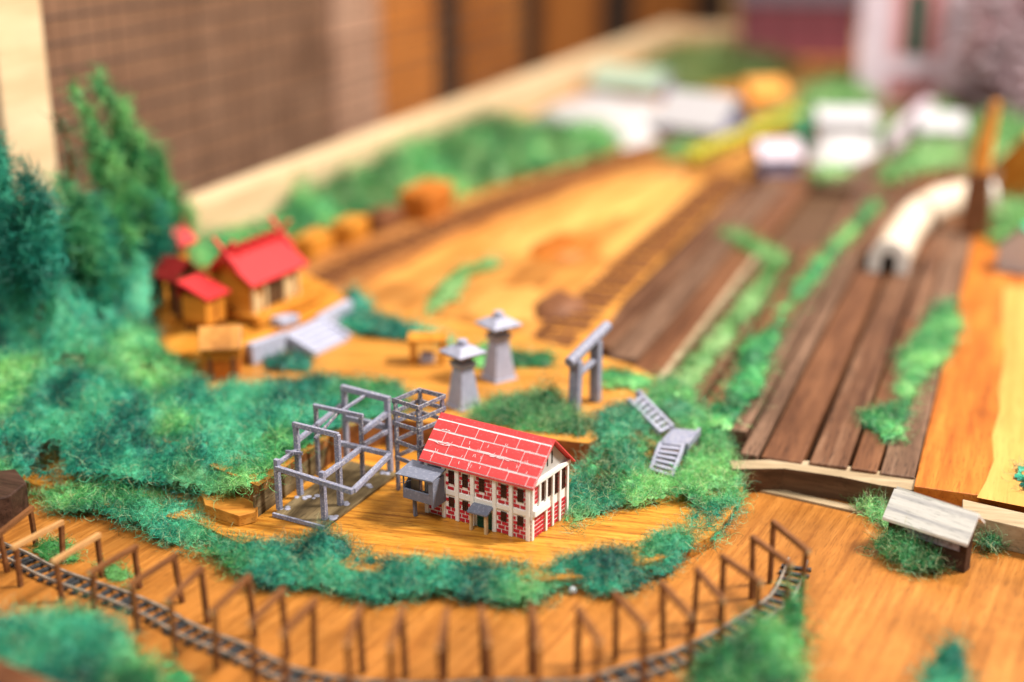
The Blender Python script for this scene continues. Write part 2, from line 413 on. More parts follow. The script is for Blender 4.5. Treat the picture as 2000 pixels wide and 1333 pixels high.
class Wool:
    """felted patch over a polygon: a lumpy mat plus curled fibres standing out of it, in one mesh"""
    def __init__(s, poly, z=0.0, ctrl=None, thick=0.9, edge=0.7, grid=0.16, dens=120, flen=0.8, fw=0.022, pal=TEAL, lump=0.55, holes=0.0, bumps=(), seed=1, straw=0.05, hf=0.8, wob=0.5, pal2=None, up=0.45, cuts=(), p2=0.42, mat=0.68):
        s.__dict__.update(locals())
        s.P = np.array([(p[0], p[1]) for p in poly])
    def height0(s, x, y):
        if s.ctrl is None:
            return np.full_like(x, s.z)
        c = np.array([tuple(p) for p in s.ctrl]); wsum = 0; z = 0
        for a, b, h in c:
            wt = 1 / ((x - a) ** 2 + (y - b) ** 2 + 2.2) ** 1.7
            wsum = wsum + wt; z = z + wt * h
        return z / wsum
    def inside(s, x, y):
        P = s.P; ins = np.zeros(x.shape, bool); dm = np.full(x.shape, 1e9)
        for i in range(len(P)):
            a, b = P[i], P[(i + 1) % len(P)]
            c = ((a[1] > y) != (b[1] > y)) & (x < (b[0] - a[0]) * (y - a[1]) / (b[1] - a[1] + 1e-12) + a[0])
            ins ^= c
            ab = b - a; t = np.clip(((x - a[0]) * ab[0] + (y - a[1]) * ab[1]) / (ab @ ab + 1e-12), 0, 1)
            dm = np.minimum(dm, np.hypot(x - a[0] - t * ab[0], y - a[1] - t * ab[1]))
        d = np.where(ins, dm, -dm)
        d = d + (fbm(x * 0.9 / s.wob, y * 0.9 / s.wob, s.seed + 5) - 0.5) * 2 * s.wob * 0.9
        for cx, cy, cr in s.cuts:
            d = np.minimum(d, np.hypot(x - cx, y - cy) - cr)
        if s.holes:
            hn = fbm(x * 0.32, y * 0.32, s.seed + 31, 3)
            d = np.minimum(d, (hn - s.holes) * 8)
        return d
    def surf(s, x, y):
        d = s.inside(x, y)
        k = 1 - np.exp(-np.maximum(d, 0) / s.edge)
        n = fbm(x * s.lump, y * s.lump, s.seed, 3)
        n2 = fbm(x * s.lump * 3.1, y * s.lump * 3.1, s.seed + 9, 2)
        n3 = vnoise(x * s.lump * 6.5, y * s.lump * 6.5, s.seed + 23)
        t = s.thick * k * (-0.08 + 1.6 * n + 1.0 * (n2 - .5) + .7 * (n3 - .5))
        for bx, by, br, bh in s.bumps:
            r2 = ((x - bx) ** 2 + (y - by) ** 2) / br ** 2
            t = t + bh * np.exp(-r2 * 1.4) * np.clip(k * 3, 0, 1)
        t = np.maximum(t, 0.04)
        h0 = s.height0(x, y)
        return d, (h0, t)
    def tint(s, x, y):
        t = np.clip((fbm(x * 0.45, y * 0.45, s.seed + 17, 3) - 0.25) * 2.0, 0, 1)
        return t
    def cols(s, x, y, jit):
        c = pick(s.pal, s.tint(x, y), jit)
        if s.pal2:
            c2 = pick(s.pal2, s.tint(x + 40, y + 9), jit)
            f = np.clip((fbm(x * 0.28, y * 0.28, s.seed + 71, 2) - s.p2) * 5, 0, 1)[:, None]
            c = c * (1 - f) + c2 * f
        return c
    def build(s, name):
        x0, y0 = s.P.min(0) - 0.3; x1, y1 = s.P.max(0) + 0.3
        nx, ny = int((x1 - x0) / s.grid) + 2, int((y1 - y0) / s.grid) + 2
        gx, gy = np.meshgrid(x0 + np.arange(nx) * s.grid, y0 + np.arange(ny) * s.grid)
        gx = gx + (RNG.random(gx.shape) - .5) * s.grid * .5; gy = gy + (RNG.random(gx.shape) - .5) * s.grid * .5
        fx, fy = gx.ravel(), gy.ravel()
        d, (h0, t) = s.surf(fx, fy)
        z = h0 + t * s.mat
        z = z + (RNG.random(z.shape) - .5) * min(0.12, s.grid * .5) - 0.03
        ok = (d > 0.16) & (t > .12)
        idx = np.arange(nx * ny).reshape(ny, nx)
        q = np.stack([idx[:-1, :-1], idx[:-1, 1:], idx[1:, 1:], idx[1:, :-1]], -1).reshape(-1, 4)
        q = q[ok[q].all(1)]
        used, inv = np.unique(q, return_inverse=True)
        q = inv.reshape(-1, 4)
        gv = np.stack([fx, fy, z], 1)[used]
        gc = s.cols(gv[:, 0], gv[:, 1], 0.2)
        # fibres
        area_ = max(len(q) * s.grid ** 2, 0.1)
        N = int(area_ * s.dens)
        tries = int(N * 1.6 * ((x1 - x0) * (y1 - y0)) / area_)
        rx, ry = RNG.uniform(x0, x1, tries), RNG.uniform(y0, y1, tries)
        rd, (rh, rt) = s.surf(rx, ry)
        ef = min(0.42, s.edge * .8)
        keep = (rd > -ef) & (RNG.random(tries) < np.clip(0.12 + (rd + ef) / (2.0 * ef), 0, 1) ** 1.3)
        keep &= RNG.random(tries) < np.clip(.2 + rt / .3, 0, 1)
        rz = rh + rt * (s.mat - .12 + (1.08 - s.mat) * RNG.random(tries))
        rx, ry, rz, rd = rx[keep][:N], ry[keep][:N], rz[keep][:N], rd[keep][:N]
        n = len(rx)
        th = RNG.uniform(0, 2 * np.pi, n)
        dr = np.stack([np.cos(th), np.sin(th), RNG.normal(s.up * .6, 0.4, n)], 1)
        L = s.flen * RNG.uniform(0.5, 1.4, n); Wd = s.fw * RNG.uniform(0.6, 1.3, n)
        fly = RNG.random(n) < s.straw * np.where(rd < .3, 2.6, 1.3)
        L = np.where(fly, L * 1.25, L); dr[fly, 2] += 0.45; Wd = np.where(fly, Wd * 0.75, Wd)
        root = np.stack([rx, ry, rz], 1)
        v, qq, per = ribbons(root, dr, L, Wd, 1.25)
        fc = s.cols(rx, ry, 0.3) * RNG.uniform(.55, 1.5, (n, 1))
        fc = np.where(fly[:, None], np.where(RNG.random((n, 1)) < .5, np.array([STRAW]), np.array([(.36, .62, .34)])) * RNG.uniform(.6, 1.15, (n, 1)), fc)
        fc = np.repeat(fc, per, 0)
        V = np.concatenate([gv, v]); Q = np.concatenate([q, qq + len(gv)]); C = np.concatenate([gc, fc])
        org = np.array([s.P[:, 0].mean(), s.P[:, 1].mean(), gv[:, 2].min() if len(gv) else s.z])
        o = bpy.data.objects.new(name, raw_mesh(name, V - org, Q, np.clip(C, 0, 1)))
        COL.objects.link(o); o.location = org
        return o
def stuff(name, label, cat, **kw):
    o = Wool(**kw).build(name)
    return tag(o, label, cat, kind='stuff')
def clump(name, label, cat, group=None, **kw):
    return tag(Wool(**kw).build(name), label, cat, group)
def blob_poly(cx, cy, rx, ry, n=14, rot=0.0, seed=0):
    r = random.Random(seed)
    out = []
    for k in range(n):
        a = 2 * math.pi * k / n; q = r.uniform(.8, 1.15)
        x, y = rx * q * math.cos(a), ry * q * math.sin(a)
        out.append((cx + x * math.cos(rot) - y * math.sin(rot), cy + x * math.sin(rot) + y * math.cos(rot)))
    return out

Z1, Z2, Z3 = 0.6, 2.1, 3.2
# ================================================================== SETTING
struct(M().prism([(-62, 14), (34, 14), (34, 70), (-62, 70)], -0.8, 0.0).build('front_board', 'front'))
struct(M().prism([(-62, 70.01), (-18.3, 70.01), (-18.3, 75.5), (-20.7, 75.6), (-26.5, 80.9), (-26.5, 112), (-24.7, 131), (-24.6, 232), (-62, 232)], 0.3, 1.5).build('rear_board', 'sand'))
hb = [(30, 935), (200, 985), (380, 1020), (470, 1062), (560, 1090), (700, 1115), (860, 1130), (1050, 1135), (1200, 1120), (1310, 1085), (1350, 1068), (1385, 1050), (1415, 1020), (1440, 985), (1452, 945), (1330, 850), (1240, 800), (900, 760), (500, 820), (200, 800)]
struct(M().prism(gp(hb, Z1), 0.0005, Z1).build('lower_terrace', 'house'))
l2 = [(505, 950), (590, 890), (671, 835), (760, 815), (900, 835), (1010, 850), (1110, 862), (1150, 866), (1182, 850), (1225, 805), (1265, 775), (1288, 742), (1240, 715), (1150, 690), (1000, 650), (700, 590), (560, 560), (300, 560), (60, 700), (150, 800), (300, 850), (400, 905)]
struct(M().prism(gp(l2, Z2), Z1 + .002, Z2, 0, 1).build('upper_terrace', ['layer', 'ply']))
struct(M().prism(gp([(400, 986), (466, 1008), (498, 1000), (516, 962), (506, 935), (390, 950)], 1.15), Z1 + .003, 1.15).build('terrace_step', 'layer', bevel=.04))
plat = [(488, 672), (560, 642), (680, 583), (640, 555), (560, 520), (400, 470), (290, 520), (270, 640), (330, 690), (420, 700)]
struct(M().prism(gp(plat, Z3), Z2 + .002, Z3).build('shrine_terrace', 'ochre'))

struct(M().box(-25, 34, 70.02, 231, .15, .34).box(-18, 10, 66.4, 70.015, .005, .34).build('under_board', 'darkface'))
# rear planks, separate boards with gaps
deck = thing('plank_deck', 'dark brown planked deck stretching back from the pale fascia at right', 'plank deck', (-8, 67, 0))
deck['kind'] = 'structure'
def plank(x0, x1, y0, y1, mt, dz=0.0):
    t = random.uniform(-.05, .05) + dz
    M().hexa([(x0, y0 + random.uniform(-.15, .15), .35), (x1, y0 + random.uniform(-.15, .15), .35), (x1 + random.uniform(-.08, .08), y1, .35), (x0 + random.uniform(-.08, .08), y1, .35), (x0, y0, 1.47 + t), (x1, y0, 1.47 + t + random.uniform(-.04, .04)), (x1, y1, 1.47 + t), (x0, y1, 1.47 + t)]).build('plank', mt, deck, (-8, 67, 0), bevel=0.09)
DKM = ['dark', 'dark2', 'dark3']
for x0, x1, y0, y1, mt in ((-12.1, -11.2, 66.2, 108, 1), (-11.0, -8.95, 66.2, 103.5, 0), (-8.6, -6.75, 66.2, 108, 2), (-6.55, -5.3, 66.2, 92, 0), (-5.15, -3.5, 66.2, 118, 1), (-6.5, -5.25, 92.1, 118, 2),
                           (-18.0, -15.6, 72.5, 108, 2), (-15.3, -13.4, 70.5, 108, 0), (-13.3, -12.3, 69, 108, 1),
                           (-20.6, -18.75, 76.2, 131, 0), (-22.6, -20.75, 78, 131, 1), (-24.6, -22.75, 79.5, 128, 2), (-26.4, -24.8, 81, 112, 0)):
    plank(x0, x1, y0, y1, DKM[mt])
for i in range(7):
    a = -24.5 + i * 5
    plank(a + .08, a + 4.92, 131.1 if i < 2 else (108.1 if i < 4 else 118.1), 231, DKM[i % 3], -.05)
M().beam((-18.5, 74.5, 1.5), (-18.45, 106, 1.5), .35, .3).build('pale_batten', 'pale', deck, (-8, 67, 0))
ob = M().box(-3.42, 9, 65.0, 118, 0.35, 1.5)
struct(ob.build('orange_board', 'orange', bevel=0.05))
ys = [(1962, 560), (1957, 620), (1963, 690), (1950, 760), (1953, 800), (1938, 850), (1941, 900), (1926, 940), (1908, 972), (2100, 1010), (2350, 900), (2300, 560)]
struct(M().prism(gp(ys, 1.504), 1.501, 1.506).build('yellow_stain', 'yellow'))
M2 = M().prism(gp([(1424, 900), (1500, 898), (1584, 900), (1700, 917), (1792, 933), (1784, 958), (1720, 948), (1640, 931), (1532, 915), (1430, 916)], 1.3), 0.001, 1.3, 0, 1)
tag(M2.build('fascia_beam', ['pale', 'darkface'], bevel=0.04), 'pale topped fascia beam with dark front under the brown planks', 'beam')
M2 = M().prism([g(1880, 975, 1.3)] + [g(1880, 975, 1.3) + Vector((19, -4.0, 0)), g(1880, 1004, 1.3) + Vector((19, -4.0, 0))] + [g(1880, 1004, 1.3)], 0.001, 1.3)
tag(M2.build('edge_beam', 'pale', bevel=0.04), 'pale squared edge beam running right from behind the white roofed shed', 'beam')
M2 = M().prism(gp([(1446, 938), (1560, 964), (1712, 997), (1702, 1006), (1560, 974), (1444, 949)], .12), 0.001, .12)
tag(M2.build('trim_strip', 'pale'), 'thin pale wood strip lying on the orange board before the dark fascia', 'strip')
lw = M().beam(g(498, 1013, Z1) + Vector((0, 0, .55)), g(680, 880, Z1) + Vector((0, 0, .55)), .12, 1.1, j=.02)
tag(lw.build('retaining_plank', 'weathered'), 'pale weathered plank on edge behind the open grey timber frame', 'plank')

# side rail, post, netting, wall behind
rl = M().hexa([(-58, 60, 1.0), (-56.2, 60, 1.0), (-55.6, 232, 1.0), (-57.6, 232, 1.0), (-58, 60, 6.7), (-56.2, 60, 6.5), (-55.6, 232, 4.2), (-57.6, 232, 4.6)])
tag(rl.build('side_rail', 'rail', bevel=.1), 'long pale wooden side rail along the far edge of the board', 'rail')
er = M().box(-55.5, 40, 231.2, 233, 0.3, 4.0)
tag(er.build('end_rail', 'rail'), 'pale wooden end rail closing the far end of the board', 'rail')
po = M().box(-62.5, -58.1, 69.5, 74.0, -1, 46)
tag(po.build('corner_post', 'rail', bevel=.15), 'thick pale wooden post standing upright behind the dark green trees', 'post')
net = thing('wire_netting', 'rusty brown wire netting stretched above the side rail beside the pale post', 'netting', (-58.9, 74, 5))
wh = M().tube((0, 0, 0), (0, 90, -.9), .12, .12, 5).mesh('wire', 'wire'); wv = M().tube((0, 0, 0), (0, 0, 40), .03, .03, 5).mesh('wire', 'wire')
for i in range(22):
    inst(wh, net, (random.uniform(-.1, .1), 0, 1.4 + i * 1.75 + random.uniform(-.15, .15)), (random.uniform(-.004, .004), 0, 0))
for i in range(50):
    inst(wv, net, (0.15, 1.2 + i * 1.8 + random.uniform(-.1, .1), 0), (random.uniform(-.006, .006), 0, 0))
wall = thing('panelled_wall', 'brown and orange wooden panelled wall far behind the side rail', 'wall', (-82, 100, 0))
def panel(y0, y1, mat, proud=0.0):
    M().box(-84, -82 + proud, y0, y1, -70, 70).build('panel', mat, wall, (-82, 100, 0))
bounds = [(60, 'panelbrown', .3), (110, 'panelbrown', 0), (128, 'panelbrown', .4), (157, 'panelpink', 1.5), (169.5, 'panelorange', .5), (190, 'paneldark', -1), (202.5, 'panelrust', .6), (226.5, 'paneldark', -1), (241, 'panelrust', .6), (271, 'paneldark', -1), (303, 'panelrust', .6), (349, 'paneldark', -1), (400, 'paleorange', .6), (470, 'panelrust', 0)]
for (a, m, pr), (b, _, _) in zip(bounds, bounds[1:]):
    panel(a, b - .05, m, pr)
bw = thing('back_wall', 'dim brown back wall far beyond the end of the board', 'wall', (0, 480, 0))
for i, m in enumerate(['paleorange', 'panelrust', 'paneldark', 'panelbrown', 'panelrust', 'panelbrown']):
    M().box(-84 + i * 42, -84 + i * 42 + 41.9, 470.2, 474, -90, 110).build('panel', m, bw, (0, 480, 0))

# ================================================================== BRICK HOUSE
HA = math.radians(-12.0)
house = thing('brick_house', 'white and red brick model house with red tiled roof and grey bay window', 'model house', g(835, 1000, Z1) + Vector((0, 0, .005)), HA)
L, D, HT, HR = 5.72, 3.35, 2.8, 4.36
wallm = M().box(0, L, 0, D, 0, HT)
hw = wallm.build('wall', 'white', house)
pil = [0.02, 1.0, 1.76, 2.62, 3.82, 4.72, 5.62]; PW = .2
wins_f = [(1.25, 1.57), (2.02, 2.34), (2.94, 3.26), (4.14, 4.46), (5.02, 5.36)]
up0, up1, lo0, lo1 = 1.8, 2.45, .62, 1.1
open_f = [(a, b, up0 - .02, up1 + .03) for a, b in wins_f] + [(a, b, lo0 - .02, lo1 + .03) for a, b in (wins_f[0], wins_f[1], wins_f[3], wins_f[4])] + [(2.62, 3.82, 0, 1.05)]
sills = []
BH, BP = .15, .21
bm = M().box(0, 1, -.03, .02, 0, BH).mesh('brick', 'brick')
def lay(width, openings, blocked, place, bl=.4):
    """running bond in the free runs between pilasters, bands and openings"""
    n = 0
    for r in range(int(2.6 / BP)):
        z = .03 + r * BP
        if 1.15 < z + BH / 2 < 1.5:
            continue
        cut = list(blocked) + [(a, b) for a, b, z0, z1 in openings if z + BH > z0 and z < z1]
        x = (0.0 if r % 2 else -.2)
        while x < width:
            a, b = max(x, 0), min(x + bl - .055, width)
            segs = [(a, b)]
            for c0, c1 in cut:
                ns = []
                for s0, s1 in segs:
                    if c1 <= s0 or c0 >= s1:
                        ns.append((s0, s1))
                    else:
                        if c0 > s0: ns.append((s0, c0))
                        if c1 < s1: ns.append((c1, s1))
                segs = ns
            for s0, s1 in segs:
                if s1 - s0 > .05:
                    place(s0, s1, z)
            x += bl
        n += 1
blk = [(p - PW / 2 - .01, p + PW / 2 + .01) for p in pil]
lay(L, open_f, blk, lambda a, b, z: inst(bm, hw, (a, 0, z + random.uniform(-.008, .008)), (0, 0, 0), (b - a, 1, random.uniform(.92, 1.03))))
spil = [.1, .7, 1.28, 1.88, 2.52, 3.22]
swin = [(.82, 1.16, 1.62, 2.5), (1.41, 1.75, 1.62, 2.5), (2.02, 2.38, 1.5, 2.5), (2.66, 3.06, 1.5, 2.5)]
sblk = [(0, .02)]
lay(D, swin + [(p - .09, p + .09, 1.05, 2.7) for p in spil] + [(0, 1.45, 1.15, 1.55)], sblk, lambda a, b, z: inst(bm, hw, (L, a, z + random.uniform(-.008, .008)), (0, 0, math.pi / 2), (b - a, 1, random.uniform(.92, 1.03))), .42)
for sgn, nm in ((0, 'west'), (1, 'back')):
    far = M()
    for r in range(12):
        for k in range(14):
            x = k * .41 + (r % 2) * .2; z = .03 + r * BP
            if sgn == 0 and x + .37 < D: far.box(-.03, .01, x, x + .37, z, z + BH)
            if sgn == 1 and x + .37 < L: far.box(x, x + .37, D - .01, D + .03, z, z + BH)
    o = far.build('brick_course', 'brick', house); o['kind'] = 'stuff'
for p in pil:
    M().box(p - PW / 2, p + PW / 2, -.11, .02, 0, HT - .2, j=.008).build('pilaster', 'white', house, bevel=.012)
for p in spil:
    M().box(L - .02, L + .1, p - .08, p + .08, (1.3 if p < 1.2 and p > .2 else 0), HT - .15, j=.008).build('pilaster', 'white', house, bevel=.012)
M().box(-.06, L + .06, -.13, .02, HT - .22, HT + .02).build('frieze', 'white', house, bevel=.01)
M().box(L - .02, L + .13, -.05, D + .05, HT - .17, HT + .03).build('frieze', 'white', house, bevel=.01)
M().box(L - .02, L + .22, .05, 1.4, 1.2, 1.5, j=.01).build('sill', 'white', house, bevel=.015)
for a, b in zip(pil, pil[1:]):
    dz = random.uniform(-.03, .03)
    M().box(a + PW / 2 + .012, b - PW / 2 - .012, -.07, .02, 1.2 + dz, 1.45 + dz, j=.01).build('sill', 'white', house, bevel=.012)
def window(x0, x1, z0, z1, side=False):
    m = M(); f = M()
    m.box(x0, x1, -.02, .02, z0, z1)
    for k in range(3):
        x = x0 + (x1 - x0) * (k + .5) / 3
        f.box(x - .022, x + .022, -.05, -.01, z0, z1, j=.006)
    for k in range(4):
        z = z0 + (z1 - z0) * (k + .5) / 4
        f.box(x0, x1, -.045, -.01, z - .018, z + .018, j=.006)
    wobj = m.build('window', 'glass', house)
    f.build('lattice', 'lattice', wobj)
    if side:
        wobj.location = (L, 0, 0); wobj.rotation_euler = (0, 0, math.pi / 2)
for a, b in wins_f:
    window(a, b, up0, up1)
for i in (0, 1, 3, 4):
    window(*wins_f[i], lo0, lo1)
for a, b, z0, z1 in swin:
    window(a, b, z0, z1, True)
# pediment and roof
gm = M()
for x in (L - .06, .02):
    gm.add([(x, .05, HT), (x, D - .05, HT), (x, D / 2, HR - .05), (x + .05, .05, HT), (x + .05, D - .05, HT), (x + .05, D / 2, HR - .05)], [(0, 1, 2), (3, 4, 5), (0, 3, 5, 2), (1, 2, 5, 4), (0, 1, 4, 3)])
pd = gm.build('pediment', 'pediment', house)
for y in (D / 2 - .2, D / 2 + .2):
    M().box(L - .02, L + .01, y - .045, y + .04, 3.15, 3.75).build('slit', 'black', pd)
OV = .22
roof = M().gable(-.3, L + .28, 0, D, HT + .03, HR, .09, ov=OV).build('roof', 'red', house, bevel=.015)
sl = (HR - HT - .03) / (D / 2); ln = math.hypot(1, sl); ang = math.atan(sl)
SLEN = (D / 2 + OV) * ln
rt = bpy.data.objects.new('underlay', M().box(-.27, L + .25, .03, SLEN * .87, 0, .012).mesh('underlay', 'mark')); COL.objects.link(rt); rt.parent = roof
rt.location = (0, -OV, HT + .03 - OV * sl + .09 + .004); rt.rotation_euler = (ang, 0, 0)
tm = M().box(0, 1, 0, 1, 0, .022).mesh('tile', 'red')
rows = [(0.02, .195), (.225, .41), (.44, .625), (.655, .84)]
for r, (a, b) in enumerate(rows):
    x = -.285 + [.0, .0, .0, .0][r]
    cuts = [-.285]
    c = -.285 + (.62, 1.25, .75, 1.2)[r]
    while c < L + .1:
        cuts.append(c + random.uniform(-.06, .06)); c += (1.05, .98, 1.08, 1.12)[r]
    cuts.append(L + .265)
    for p, q in zip(cuts, cuts[1:]):
        t = inst(tm, roof, (0, 0, 0))
        y0 = SLEN * a + random.uniform(-.012, .012); h = SLEN * (b - a) + .012
        off = Matrix.Translation((0, -OV, HT + .03 - OV * sl + .09 + .014)) @ Matrix.Rotation(ang, 4, 'X')
        t.matrix_local = off @ Matrix.Translation((p + .018, y0, random.uniform(0, .004))) @ Matrix.Rotation(random.uniform(-.006, .006), 4, 'Z') @ Matrix.Diagonal((q - p - .042, h - .02, 1, 1))
mk = M()
for x0, x1, fy, dy in ((.2, 1.5, .405, .03), (.15, 1.1, .40, -.02), (1.5, 4.7, .42, .02), (2.6, 5.0, .43, -.015), (3.2, 4.4, .395, .0), (.2, .7, .66, .02), (4.5, 5.6, .64, .01), (.1, .6, .21, .0)):
    n = 9
    for k in range(n):
        t0, t1 = k / n, (k + 1) / n
        f = lambda t: (x0 + (x1 - x0) * t, SLEN * (fy + dy * math.sin(t * 3.1)) + .012 * math.sin(t * 17 + x0), .047)
        mk.beam(f(t0), f(t1), .022 + .014 * math.sin(k * 2.1), .008)
for k in range(26):
    x = random.uniform(.1, L - .1); y = SLEN * random.choice([.21, .42, .3, .52, .1, .64]) + random.uniform(-.04, .04); a = random.uniform(1.1, 2.0)
    mk.beam((x, y, .046), (x + math.cos(a) * .16, y + math.sin(a) * .16, .046), .018, .008)
mo = mk.build('pencil_mark', 'mark', roof); mo['kind'] = 'stuff'
mo.location = rt.location; mo.rotation_euler = rt.rotation_euler
# bay window: a grey box with an open front at the left end of the facade
bay = M().box(-.62, 1.08, -.98, -.03, 1.0, 1.06).build('bay', 'slate', house)
M().hexa([(-.95, -1.2, 2.16), (1.1, -1.12, 2.16), (1.12, .05, 2.42), (-.85, .05, 2.4), (-.95, -1.2, 2.2), (1.1, -1.12, 2.25), (1.12, .05, 2.51), (-.85, .05, 2.49)]).build('bay_roof', 'slate', bay, bevel=.015)
M().box(-.6, .98, -1.02, -.94, .98, 1.48, j=.012).build('panel', 'slate', bay, bevel=.012)
M().box(.98, 1.1, -1.06, -.02, .84, 2.2, j=.012).build('panel', 'slate', bay, bevel=.012)
M().box(.82, .98, -1.03, -.95, 1.48, 2.15, j=.01).build('panel', 'slate', bay)
M().hexa([(-.66, -1.0, .98), (-.58, -1.0, .98), (-.58, -.05, 1.0), (-.66, -.05, 1.0), (-.66, -1.0, 1.5), (-.58, -1.0, 1.5), (-.58, -.05, 2.3), (-.66, -.05, 2.3)]).build('panel', 'slate', bay)
M().box(-.56, -.1, -.5, -.44, 1.06, 2.0).build('lining', 'kraft', bay)
M().beam((-.62, -.98, 1.45), (-.62, -1.0, 2.15), .06).build('strut', 'slate', bay)
M().beam((-.75, -1.03, 1.72), (-.1, -1.05, 2.02), .03).build('strut', 'slate', bay)
M().beam((-.2, -.7, .02), (-.22, -.72, 1.0), .14, j=.01).build('leg', 'slate', bay)
# porch
dr = M().box(2.86, 3.66, -.05, .01, .02, .86).build('door', 'green', house)
M().box(2.9, 3.62, -.07, -.05, .42, .47).box(3.24, 3.28, -.07, -.05, .04, .84).build('door_panel', 'green', dr)
cn = M().hexa([(2.66, -.62, .88), (3.78, -.62, .92), (3.78, -.02, 1.16), (2.66, -.02, 1.12), (2.66, -.62, .97), (3.78, -.62, 1.01), (3.78, -.02, 1.26), (2.66, -.02, 1.22)]).build('canopy', 'slate', house, bevel=.015)
M().beam((2.8, -.46, -.005), (2.8, -.46, .93), .13, j=.01).build('post', 'tanpost', cn)
M().beam((3.66, -.5, -.005), (3.62, -.46, .96), .14, j=.01).build('post', 'tanpost', cn)

# ================================================================== OPEN TIMBER FRAME
fr0 = Vector((-29.8, 56.5, Z1))
frame = thing('timber_frame', 'open grey painted timber frame of posts and beams on a weathered plank base', 'timber frame', fr0)
def fb(name, m, mat='grey', bv=.02):
    return m.build(name, mat, frame, fr0, bevel=bv)
fb('base_plank', M().hexa([(-31.5, 53.2, Z1), (-28.6, 52.75, Z1), (-27.95, 59.4, Z1), (-31.1, 60.0, Z1), (-31.5, 53.2, .76), (-28.6, 52.75, .76), (-27.95, 59.4, .76), (-31.1, 60.0, .76)]), 'weathered')
fb('base_edge', M().beam((-31.52, 53.1, .71), (-28.6, 52.66, .71), .14, .2), 'grey')
P = dict(A=((-31.45, 53.6), 3.35), B=((-28.95, 53.35), 3.2), C=((-31.35, 55.4), 4.45), D=((-28.95, 55.0), 4.4), E=((-31.5, 57.7), 4.5), F=((-28.85, 57.3), 4.45), G=((-31.1, 60.0), 4.7), H=((-28.45, 59.45), 4.7))
def top(k, z):
    (x, y), h = P[k]
    return Vector((x, y, z))
for k, ((x, y), h) in P.items():
    wd = .27 if k in 'GH' else (.19 if k in 'EF' else .24)
    dx, dy = random.uniform(-.06, .06), random.uniform(-.06, .06)
    fb('post', M().beam((x + dx, y + dy, .76), (x, y, h), wd, wd * .95, j=.015), 'greyworn' if k in 'EF' else 'grey')
bw_ = .22
q = [(-31.43, 53.5, 2.95), (-26.9, 52.35, 2.95), (-27.1, 56.75, 2.95), (-30.1, 57.2, 2.95)]
def rail(a, b, wd=bw_, ht=.24, mat='grey'):
    fb('beam', M().beam(a, b, wd, ht, j=.015), mat)
rail(q[0], q[1]); rail((q[1][0] - .02, q[1][1] + .1, 2.95), q[2]); rail(q[2], q[3])
rail(top('B', 2.93), (-28.75, 57.0, 2.93)); rail((-28.8, 57.4, 2.95), top('H', 2.95))
rail(top('A', 3.1), top('C', 3.1), .16, .2); rail(top('C', 3.55), (-31.3, 60, 3.7), .2, .22)
rail(top('C', 4.42) + Vector((-.15, 0, 0)), top('D', 4.38) + Vector((.05, 0, 0)))
rail(top('E', 4.5) + Vector((-.1, 0, 0)), top('F', 4.5) + Vector((.12, 0, 0)), .2, .2)
rail(top('G', 4.7) + Vector((-.12, 0, 0)), top('H', 4.62) + Vector((.14, 0, 0)), .3, .28)
rail(top('G', 3.1), top('H', 3.1), .2, .3)
rail((-30.3, 55.25, 3.9), (-30.15, 57.5, 4.4), .12, .14, 'greyworn'); rail((-30.15, 57.5, 4.4), (-29.7, 59.8, 4.6), .14, .15)
rail((-28.85, 57.35, 3.6), top('H', 3.9), .22, .26)
rail((-31.75, 55.0, 3.1), (-30.9, 55.1, 3.1), .16, .18)
gl = M()
for x, y in ((-31.3, 53.8), (-31.1, 55.2), (-30.6, 55.4), (-28.9, 55.3), (-28.7, 57.5), (-28.5, 59.2), (-28.75, 53.7)):
    for k in range(4):
        gl.ball((x + random.uniform(-.25, .25), y + random.uniform(-.2, .2), .76), random.uniform(.1, .2), 8, 5, .25)
o = gl.build('paint_blob', 'stone', frame, fr0, smooth=True); o['kind'] = 'stuff'

# lattice tower
tw0 = Vector((-26.28, 58.45, Z1)); TWA = math.radians(-18)
tower = thing('lattice_tower', 'small square worn grey lattice tower behind the bay window', 'lattice tower', tw0, TWA)
sx, sy, TH = .72, .85, 4.75
for a, b in ((-1, -1), (1, -1), (1, 1), (-1, 1)):
    M().beam((a * sx, b * sy, 0), (a * sx + random.uniform(-.04, .04), b * sy, TH), .17, .17, j=.012).build('post', 'greyworn', tower, bevel=.012)
for z in (1.75, 2.6, 3.55, 4.1, 4.7):
    for k, (a, b) in enumerate((((-1, -1), (1, -1)), ((1, -1), (1, 1)), ((1, 1), (-1, 1)), ((-1, 1), (-1, -1)))):
        if z < 3 and k in (2,):
            continue
        e = .14 if z > 3.4 else .05
        dx = (a[0] * sx, a[1] * sy); bx = (b[0] * sx, b[1] * sy)
        ux, uy = (bx[0] - dx[0]), (bx[1] - dx[1]); n = math.hypot(ux, uy); ux /= n; uy /= n
        nx_, ny_ = uy * .1, -ux * .1
        M().beam((dx[0] - ux * e + nx_, dx[1] - uy * e + ny_, z + random.uniform(-.04, .04)), (bx[0] + ux * e + nx_, bx[1] + uy * e + ny_, z + random.uniform(-.04, .04)), .09, .2, j=.012).build('rail', 'greyworn', tower, bevel=.01)

